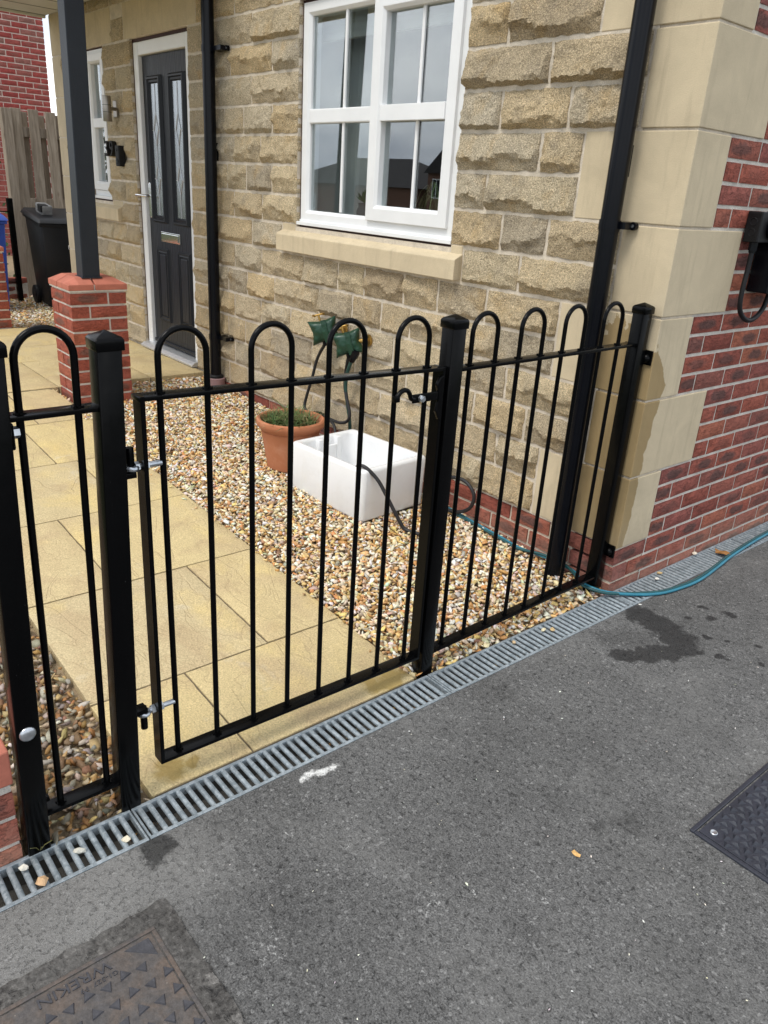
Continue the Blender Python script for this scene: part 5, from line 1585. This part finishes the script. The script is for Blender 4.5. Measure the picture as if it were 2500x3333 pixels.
m = MB(); m.obox((-6.748, .055, 1.085), (.046, .0, -.006), (0, .038, 0), (.003, 0, .032)); m.build('lid_slot', 'black_matt', lid, bevel=.004)
put_text('BA', .055, .0015, (-6.577, .235, .74), (0, 1, 0), (0, 0, 1), 'white_print', bk, 'lettering')
wheelie(-6.95, -6.42, -.94, -.365, .165, .86, .93, 'blue_plastic', 'blue wheelie bin at the left edge, mostly outside the picture')

# timber fence
tf = empty('timber_fence', (-7.6, .7, .16), 'weathered vertical board timber fence behind the black bin', 'fence')
m = MB(); m.box(0, .10, -.05, .05, 0, 1); 
def board(nm, x0, x1, y0, y1, z0, z1):
    m = MB(); m.box(x0, x1, y0, y1, z0, z1); return m.build(nm, 'weathered_timber', tf, bevel=.003)
board('post', -7.56, -7.46, -.022, .070, .12, 1.965)
board('post', -7.56, -7.46, 1.85, 1.95, .12, 1.965)
for z in (.45, 1.05, 1.72): board('rail', -7.60, -7.562, .0, 1.95, z, z + .09)
y, i = .085, 0
while y < 1.85:
    front_ = i % 2 == 0
    w_ = .100 if front_ else .088
    board('board', -7.561 if front_ else -7.625, -7.541 if front_ else -7.602, y, y + w_, .16, 1.965 + rng.uniform(-.02, .015) - .02 * (not front_))
    y += w_ - .012 if front_ else w_ - .008
    i += 1
# railing of the far boundary
fr = empty('boundary_railing', (-7.12, -.9, .16), 'black metal boundary railing beyond the porch at the left edge', 'railing')
m = MB(); m.box(-7.145, -7.095, -.165, -.115, .10, 1.15); m.build('post', BG, fr, bevel=.004)
m = MB(); m.box(-7.140, -7.100, -1.9, -.166, .355, .365); m.build('bottom_rail', BG, fr); m = MB(); m.box(-7.140, -7.100, -1.9, -.166, 1.02, 1.03); m.build('top_rail', BG, fr)
for i in range(14):
    m = MB(); m.tube([(-7.12, -.26 - i * .11, .355), (-7.12, -.26 - i * .11, 1.03)], .008, 8); m.build('bar', BG, fr, smooth=60)
lw = empty('low_brick_wall', (-7.25, -.5, .1), 'low brick wall under the far boundary railing', 'brick wall')
m = MB(); m.box(-7.36, -7.25, -2.0, -.02, .1, .33); m.build('mortar', 'brick_mortar', lw)
for r in range(3):
    y = -.02 - (.11 if r % 2 else 0)
    while y > -1.6:
        brick(lw, 'red_brick', (-7.2985, y - .1075, .1975 + .075 * r), .215, HP); y -= .225

def leaf_cloud(n, centre, rad, lsz, cols, flat=1.0, seed=0):
    """small folded leaves spread through a lumpy volume"""
    r_ = random.Random(seed)
    m = MB(); tint = []
    lumps = [(Vector(centre) + Vector((r_.uniform(-.8, .8) * rad[0], r_.uniform(-.8, .8) * rad[1], r_.uniform(-.85, .85) * rad[2])), r_.uniform(.25, .5), r_.choice(cols)) for _ in range(34)]
    for k in range(n):
        c0, s0, cc = r_.choice(lumps)
        d = Vector((r_.gauss(0, 1), r_.gauss(0, 1), r_.gauss(0, 1)))
        p = c0 + Vector((d.x * rad[0], d.y * rad[1], d.z * rad[2] * .8)) * (s0 * .5)
        a = Vector((r_.gauss(0, 1), r_.gauss(0, 1), r_.gauss(0, .8) - .2)).normalized()
        bq = a.cross(Vector((r_.gauss(0, 1), r_.gauss(0, 1), r_.gauss(0, 1)))).normalized()
        L = lsz * r_.uniform(.6, 1.4)
        m.add([p, p + a * L * .5 + bq * L * .28, p + a * L, p + a * L * .5 - bq * L * .28], [(0, 1, 2, 3)])
        f_ = r_.uniform(.75, 1.25)
        tint += [tuple(q * f_ for q in cc)] * 4
    return m, tint
hd = empty('hedge', (-8.9, -.9, 0), 'dark green conifer hedge behind the black railing at the far left', 'hedge')
m, tint = leaf_cloud(9000, (-8.9, -1.05, .95), (.75, 1.05, 1.0), .075, [(.035, .075, .022), (.05, .10, .03), (.028, .06, .02), (.075, .12, .035)], seed=4)
me = m.mesh('foliage', 'leaf_green', recalc=False); tinted(me, tint); link('foliage', me, hd)
m = MB()
for y in (-1.6, -1.0, -.4): m.tube([(-8.95, y, 0), (-8.9, y + .05, 1.2)], .035, 8)
m.build('stem', 'bark', hd)

# neighbouring brick house
nb = empty('neighbour_house', (-13, -.5, 0), 'red brick neighbouring house beyond the timber fence', 'house')
NX, NY = -11.8, 1.905
m = MB(); m.box(NX - 9, NX - .008, -1.6, NY - .008, -.1, 5.6); nm_ = m.build('wall', 'neighbour_mortar', nb)
for r in range(26):
    zc = 1.905 + .075 * r + .0375
    y = NY - (.1125 if r % 2 else 0)
    if r % 2: brick(nm_, 'neighbour_brick', (NX - .05125, NY - .05125, zc), .1025, HP)
    while y > .85:
        brick(nm_, 'neighbour_brick', (NX - .05125, y - .1075, zc), .215, HP); y -= .225
m = MB()
for r in range(-24, 75):
    zc = 1.905 + .075 * r + .0375
    y = NY - (.1125 if r % 2 else 0)
    if 0 <= r < 26: y = NY - (.1125 if r % 2 else 0) - .225 * math.ceil((y - .85) / .225)
    while y > -1.4:
        m.box(NX - .1, NX, y - .215, y, zc - .0325, zc + .0325); y -= .225
tag(m.build('other_bricks', 'neighbour_brick', nm_), None, None, None, 'stuff')
m = MB(); m.prism([(-1.8, 5.6), (2.1, 5.6), (.15, 7.2)], NX - 9.2, 'x', NX + .15); m.build('roof', 'roof_tile', nb)

# houses across the street, seen in the window glass
def far_house(name, x0, x1, y0, y1, zb, ze, zr, axis, label, hip=0.0):
    t = empty(name, ((x0 + x1) / 2, (y0 + y1) / 2, zb), label, 'house', 'houses across the street')
    m = MB(); m.box(x0, x1, y0, y1, zb, ze); m.build('wall', 'far_brick', t)
    m = MB(); e = .35
    if axis == 'x':
        ym = (y0 + y1) / 2
        vs = [(x0 - e, y0 - e, ze), (x1 + e, y0 - e, ze), (x1 + e, y1 + e, ze), (x0 - e, y1 + e, ze), (x0 + hip, ym, zr), (x1 - hip, ym, zr)]
        m.add(vs, [(0, 1, 5, 4), (2, 3, 4, 5), (1, 2, 5), (3, 0, 4), (3, 2, 1, 0)])
    else:
        xm = (x0 + x1) / 2
        vs = [(x0 - e, y0 - e, ze), (x1 + e, y0 - e, ze), (x1 + e, y1 + e, ze), (x0 - e, y1 + e, ze), (xm, y0 - e, zr), (xm, y1 + e, zr)]
        m.add(vs, [(1, 2, 5, 4), (3, 0, 4, 5), (0, 1, 4), (2, 3, 5), (3, 2, 1, 0)])
    m.build('roof', 'roof_tile', t)
    return t
HA = far_house('far_house', -88, -62.5, -66, -55, -3.4, 1.7, 4.75, 'x', 'brick house with a dark hipped roof, reflected in the large window', 7.5)
HB = far_house('far_house', -60.6, -50.0, -66, -54.5, -3.4, 3.2, 8.0, 'y', 'taller gabled brick house with a white window, reflected at the right of the large window')
for hx, (wx, wz0, wz1) in ((HB, (-59.9, .9, 2.7)), (HB, (-57.0, .9, 2.7)), (HA, (-70.0, -1.2, .4)), (HA, (-76.0, -1.2, .4)), (HA, (-82.0, -1.2, .4))):
    yy = -54.5 if hx is HB else -55
    m = MB(); m.box(wx, wx + 1.2, yy - .05, yy + .04, wz0, wz1); w_ = m.build('window', 'white_upvc', hx)
    m = MB(); m.box(wx + .1, wx + .55, yy + .041, yy + .05, wz0 + .1, wz1 - .1); m.box(wx + .65, wx + 1.1, yy + .041, yy + .05, wz0 + .1, wz1 - .1); m.build('pane', 'black_plastic', w_)

# ---- plants and bits on the inner window sill
sp = empty('spider_plant', (-1.40, .215, 1.235), 'spider plant with arching striped leaves on the inner window sill', 'houseplant')
m = MB(); tint = []
r5 = random.Random(5)
for k in range(46):
    a = r5.uniform(0, 2 * math.pi); L = r5.uniform(.14, .27); h_ = r5.uniform(.12, .26)
    dv = Vector((math.cos(a), math.sin(a) * .35, 0)); sv = Vector((-dv.y, dv.x, 0)).normalized() * .006
    P_ = [Vector((-1.40, .215, 1.33)) + dv * (L * t) + Vector((0, 0, h_ * (3.2 * t - 3.9 * t * t))) for t in (0, .2, .4, .6, .8, 1)]
    n0 = len(P_)
    m.add([p + sv * (1 - .8 * i / 5) for i, p in enumerate(P_)] + [p - sv * (1 - .8 * i / 5) for i, p in enumerate(P_)], [(i, i + 1, n0 + i + 1, n0 + i) for i in range(n0 - 1)])
    tint += [r5.choice([(.30, .36, .16), (.20, .28, .10), (.50, .52, .34)])] * (2 * n0)
me = m.mesh('leaves', 'leaf_green', recalc=False); tinted(me, tint); link('leaves', me, sp)
m = MB(); m.lathe([(.045, 0), (.06, .09), (.063, .095), (.055, .095)], (-1.40, .215, 1.235), 24); m.build('pot', 'room_dark', sp, smooth=40)
jr = empty('jar_plant', (-1.955, .20, 1.235), 'small plant in a glass jar on the inner window sill', 'houseplant')
m = MB(); m.lathe([(.038, 0), (.042, .02), (.042, .10), (.032, .12), (.034, .14), (.03, .14)], (-1.955, .20, 1.236), 24); m.build('jar', 'bin_scuffed', jr, smooth=40)
m = MB(); tint = []
for k in range(16):
    a = r5.uniform(0, 2 * math.pi); L = r5.uniform(.06, .10); dv = Vector((math.cos(a), math.sin(a) * .5, r5.uniform(.3, 1.3))).normalized(); sv = Vector((-dv.y, dv.x, 0)).normalized() * .011
    p = Vector((-1.955, .20, 1.375))
    m.add([p, p + dv * L * .5 + sv, p + dv * L, p + dv * L * .5 - sv], [(0, 1, 2, 3)]); tint += [r5.choice([(.06, .16, .05), (.09, .22, .07)])] * 4
me = m.mesh('leaves', 'leaf_green', recalc=False); tinted(me, tint); link('leaves', me, jr)
m = MB(); m.obox((-1.80, .20, 1.30), (.012, 0, .004), (0, .02, 0), (-.004, 0, .065)); tag(m.build('candle', 'plaster_white', bevel=.003), 'white stick-like ornament leaning on the inner window sill beside the jar', 'ornament')

# ================================================================== COVERS IN THE DRIVEWAY
lid_ = empty('manhole_cover', (.62, -2.45, 0), 'rusty cast iron manhole cover with raised triangles at the bottom left', 'manhole cover')
X0, X1, Y0, Y1 = .346, .86, -2.82, -2.094
m = MB()
m.box(X0, X0 + .009, Y0, Y1, -.02, .0065); m.box(X1 - .009, X1, Y0, Y1, -.02, .0065); m.box(X0 + .009, X1 - .009, Y1 - .009, Y1, -.02, .0062); m.box(X0 + .009, X1 - .009, Y0, Y0 + .009, -.02, .0062)
m.build('frame', 'rusty_cast_iron', lid_, bevel=.0015)
m = MB(); m.box(X0 + .0115, X1 - .0115, Y0 + .0115, Y1 - .0115, -.02, .0048); m.build('plate', 'rusty_cast_iron', lid_, bevel=.001)
m = MB()
def tri(m, x, y, s, a, h=.0036, zb=.0046):
    b_ = [(x + s * math.cos(a + k * 2.0944), y + s * math.sin(a + k * 2.0944), zb) for k in range(3)]
    t_ = [(x + s * .82 * math.cos(a + k * 2.0944), y + s * .82 * math.sin(a + k * 2.0944), zb + h) for k in range(3)]
    m.hexa(b_, t_)
for j in range(20):
    for i in range(11):
        x = (.4145 if j % 2 == 0 else .4205) + (i if j else i + 1) * .0425; y = -2.115 - j * .0353
        if x > X1 - .03 or y < Y0 + .03 or (x - X0) + (Y1 - y) < .088: continue
        tri(m, x, y, .0142, .20 if j % 2 else .20 + math.pi / 3)
m.hexa([(X0 + .020, Y1 - .020, .0046), (X0 + .020, Y1 - .072, .0046), (X0 + .066, Y1 - .020, .0046)][::-1], [(X0 + .021, Y1 - .021, .0074), (X0 + .021, Y1 - .069, .0074), (X0 + .063, Y1 - .021, .0074)][::-1])
m.build('tread_pattern', 'dark_iron', lid_)
put_text('WREKIN', .031, .0022, (.3755, -2.268, .005), (0, -1, 0), (1, 0, 0), 'dark_iron', lid_, 'lettering', 1.18)
put_text('G1-527  F9', .0145, .0014, (.399, -2.228, .005), (0, -1, 0), (1, 0, 0), 'dark_iron', lid_, 'lettering', 1.1)
cov = empty('access_cover', (1.15, -.6, 0), 'blue-grey composite access cover set in the tarmac at the right edge', 'access cover')
X0, X1, Y0, Y1 = .8865, 1.52, -.909, -.30
m = MB(); m.box(X0, X0 + .012, Y0, Y1, -.02, .005); m.box(X1 - .012, X1, Y0, Y1, -.02, .005); m.box(X0 + .012, X1 - .012, Y0, Y0 + .012, -.02, .0048); m.box(X0 + .012, X1 - .012, Y1 - .012, Y1, -.02, .0048)
m.build('frame', 'blue_grey_composite', cov, bevel=.002)
m = MB(); m.box(X0 + .0165, X1 - .0165, Y0 + .0165, Y1 - .0165, -.02, .0022); m.build('plate', 'blue_grey_composite', cov, bevel=.001)
m = MB()
for i in range(22):
    for j in range(26):
        x, y = X0 + .032 + i * .0265 + (j % 2) * .013, Y0 + .03 + j * .0218
        if x < X1 - .03 and y < Y1 - .03 and (abs(x - .93) > .016 or abs(y + .868) > .016):
            a = .5 + (i * 5 + j * 3) % 6 * 1.05
            m.hexa([(x + .0135 * math.cos(a + k * 2.0944), y + .0135 * math.sin(a + k * 2.0944), .002) for k in range(3)], [(x + .003 * math.cos(a + k * 2.0944), y + .003 * math.sin(a + k * 2.0944), .0088) for k in range(3)])
m.build('tread_pattern', 'blue_grey_composite', cov)
m = MB(); m.lathe([(.0095, .002), (.0095, .005), (.008, .006), (.004, .005)], (.930, -.868, 0), 16); m.build('bolt', 'zinc', cov, smooth=40)
m = MB()
for xa, xb, ya, yb_ in ((X0 + .0122, X0 + .0163, Y0 + .0122, Y1 - .0122), (X0 + .0164, X1 - .0122, Y0 + .0122, Y0 + .0163)): m.box(xa, xb, ya, yb_, -.02, -.004)
m.build('seat_gap', 'black_matt', cov)

# ================================================================== SMALL LOOSE THINGS
def one_stone(name, x, y, z, s, col, label, cat='stone', sq=(1, .7, .55), group=None):
    v = ICO_V * (1 + .2 * nrng.standard_normal((12, 1)).clip(-1.3, 1.3)) * np.array(sq) * s / 2
    a = rng.uniform(0, 6.28); c_, s_ = math.cos(a), math.sin(a)
    v = np.stack([c_ * v[:, 0] - s_ * v[:, 1], s_ * v[:, 0] + c_ * v[:, 1], v[:, 2]], 1)
    me = bpy.data.meshes.new(name); me.from_pydata([tuple(p) for p in v], [], [tuple(int(i) for i in f) for f in ICO_F])
    tinted(me, [col] * 12); me.materials.append(MATS['flint_gravel'])
    return tag(link(name, me, None, (x, y, z)), label, cat, group)
one_stone('stone', .028, .329, .010, .022, (.50, .36, .17), 'tan stone on the drain grate near the blue hose, beside the brick wall')
one_stone('stone', .050, .274, .009, .022, (.72, .69, .62), 'white stone chip on the drain grate just before the blue hose')
one_stone('stone', .008, .650, .012, .030, (.70, .62, .50), 'pale stone lying against the brick wall on the drain edge')
one_stone('stone', .046, -.466, .011, .030, (.66, .58, .38), 'flat cream stone on the drain grate in front of the railing panel', sq=(1.1, .5, .4))
one_stone('stone', .065, -.438, .011, .026, (.50, .36, .18), 'brown stone beside the flat cream one on the drain grate')
one_stone('stone', .092, -2.047, .004, .026, (.66, .60, .46), 'cream pebble wedged between grate bars below the hinge post')
one_stone('stone', .060, -2.145, .004, .030, (.62, .60, .52), 'grey-white stone caught between grate bars below the short railing')
one_stone('stone', .046, -2.262, .012, .026, (.72, .69, .60), 'white stone on the grate at the foot of the leaning post')
one_stone('stone', .098, -2.240, .006, .034, (.55, .36, .20), 'orange and white stone between grate bars at the bottom left')
one_stone('stone', .105, -2.222, -.02, .020, (.24, .15, .10), 'dark brown pebble down between the bars next to the orange stone')
one_stone('stone', .04, -.62, .010, .022, (.52, .38, .22), 'brown stone on the drain grate in line with the second hoop')
one_stone('stone', .135, .02, .004, .013, (.7, .69, .64), 'white chip on the grate edge under the blue hose')
m = MB()
lp = [Vector((.075, .767, .006)) + Vector((.034 * math.cos(a) * (1 + .2 * math.sin(3 * a)), .026 * math.sin(a), .012 * abs(math.sin(a * 1.5)))) for a in [k * math.pi / 7 for k in range(14)]]
m.add(lp + [Vector((.075, .767, .016))], [(k, (k + 1) % 14, 14) for k in range(14)])
me = m.mesh('leaf', 'leaf_green', recalc=False); tinted(me, [(.30, .14, .04)] * 15)
tag(link('leaf', me), 'curled orange-brown dead leaf on the drain grate by the blue hose', 'leaf')
m = MB(); c0 = Vector((.762, -1.212, .004))
lp = [c0 + Vector((.012 * math.cos(a), .009 * math.sin(a) * (1 + .3 * math.cos(2 * a)), .004 * math.sin(a * 2) ** 2)) for a in [k * math.pi / 5 for k in range(10)]]
m.add(lp + [c0 + Vector((0, 0, .004))], [(k, (k + 1) % 10, 10) for k in range(10)])
me = m.mesh('leaf', 'leaf_green', recalc=False); tinted(me, [(.55, .33, .12)] * 11)
tag(link('leaf', me), 'tiny tan leaf scrap on the tarmac at the lower right', 'leaf')
n_ = 110
px = nrng.uniform(.16, 1.25, n_); py = nrng.uniform(-2.3, .2, n_)
g = link('tarmac_chips', pebble_mesh('tarmac_chips', np.column_stack([px, py, np.full(n_, .0015)]), nrng.uniform(.003, .0065, n_), np.array([.1, 0, 0, 0, 0, .15, .75, 0, 0, 0])))
tag(g, 'scattered tiny white chips lying on the tarmac', None, None, 'stuff')
wd = empty('weed', (.004, -2.2, 0), 'thin dry weed at the foot of the leaning post', 'weed')
m = MB()
for k in range(7):
    a = rng.uniform(0, 6.28); m.tube([(.006, -2.215, .0), (.010 + .012 * math.cos(a), -2.215 + .012 * math.sin(a), .025), (.012 + .03 * math.cos(a), -2.215 + .03 * math.sin(a), .035 + .01 * rng.random())], .0007, 5)
me = m.mesh('stems', 'leaf_green', recalc=False); tinted(me, [(.18, .17, .06)] * len(m.v)); link('stems', me, wd)
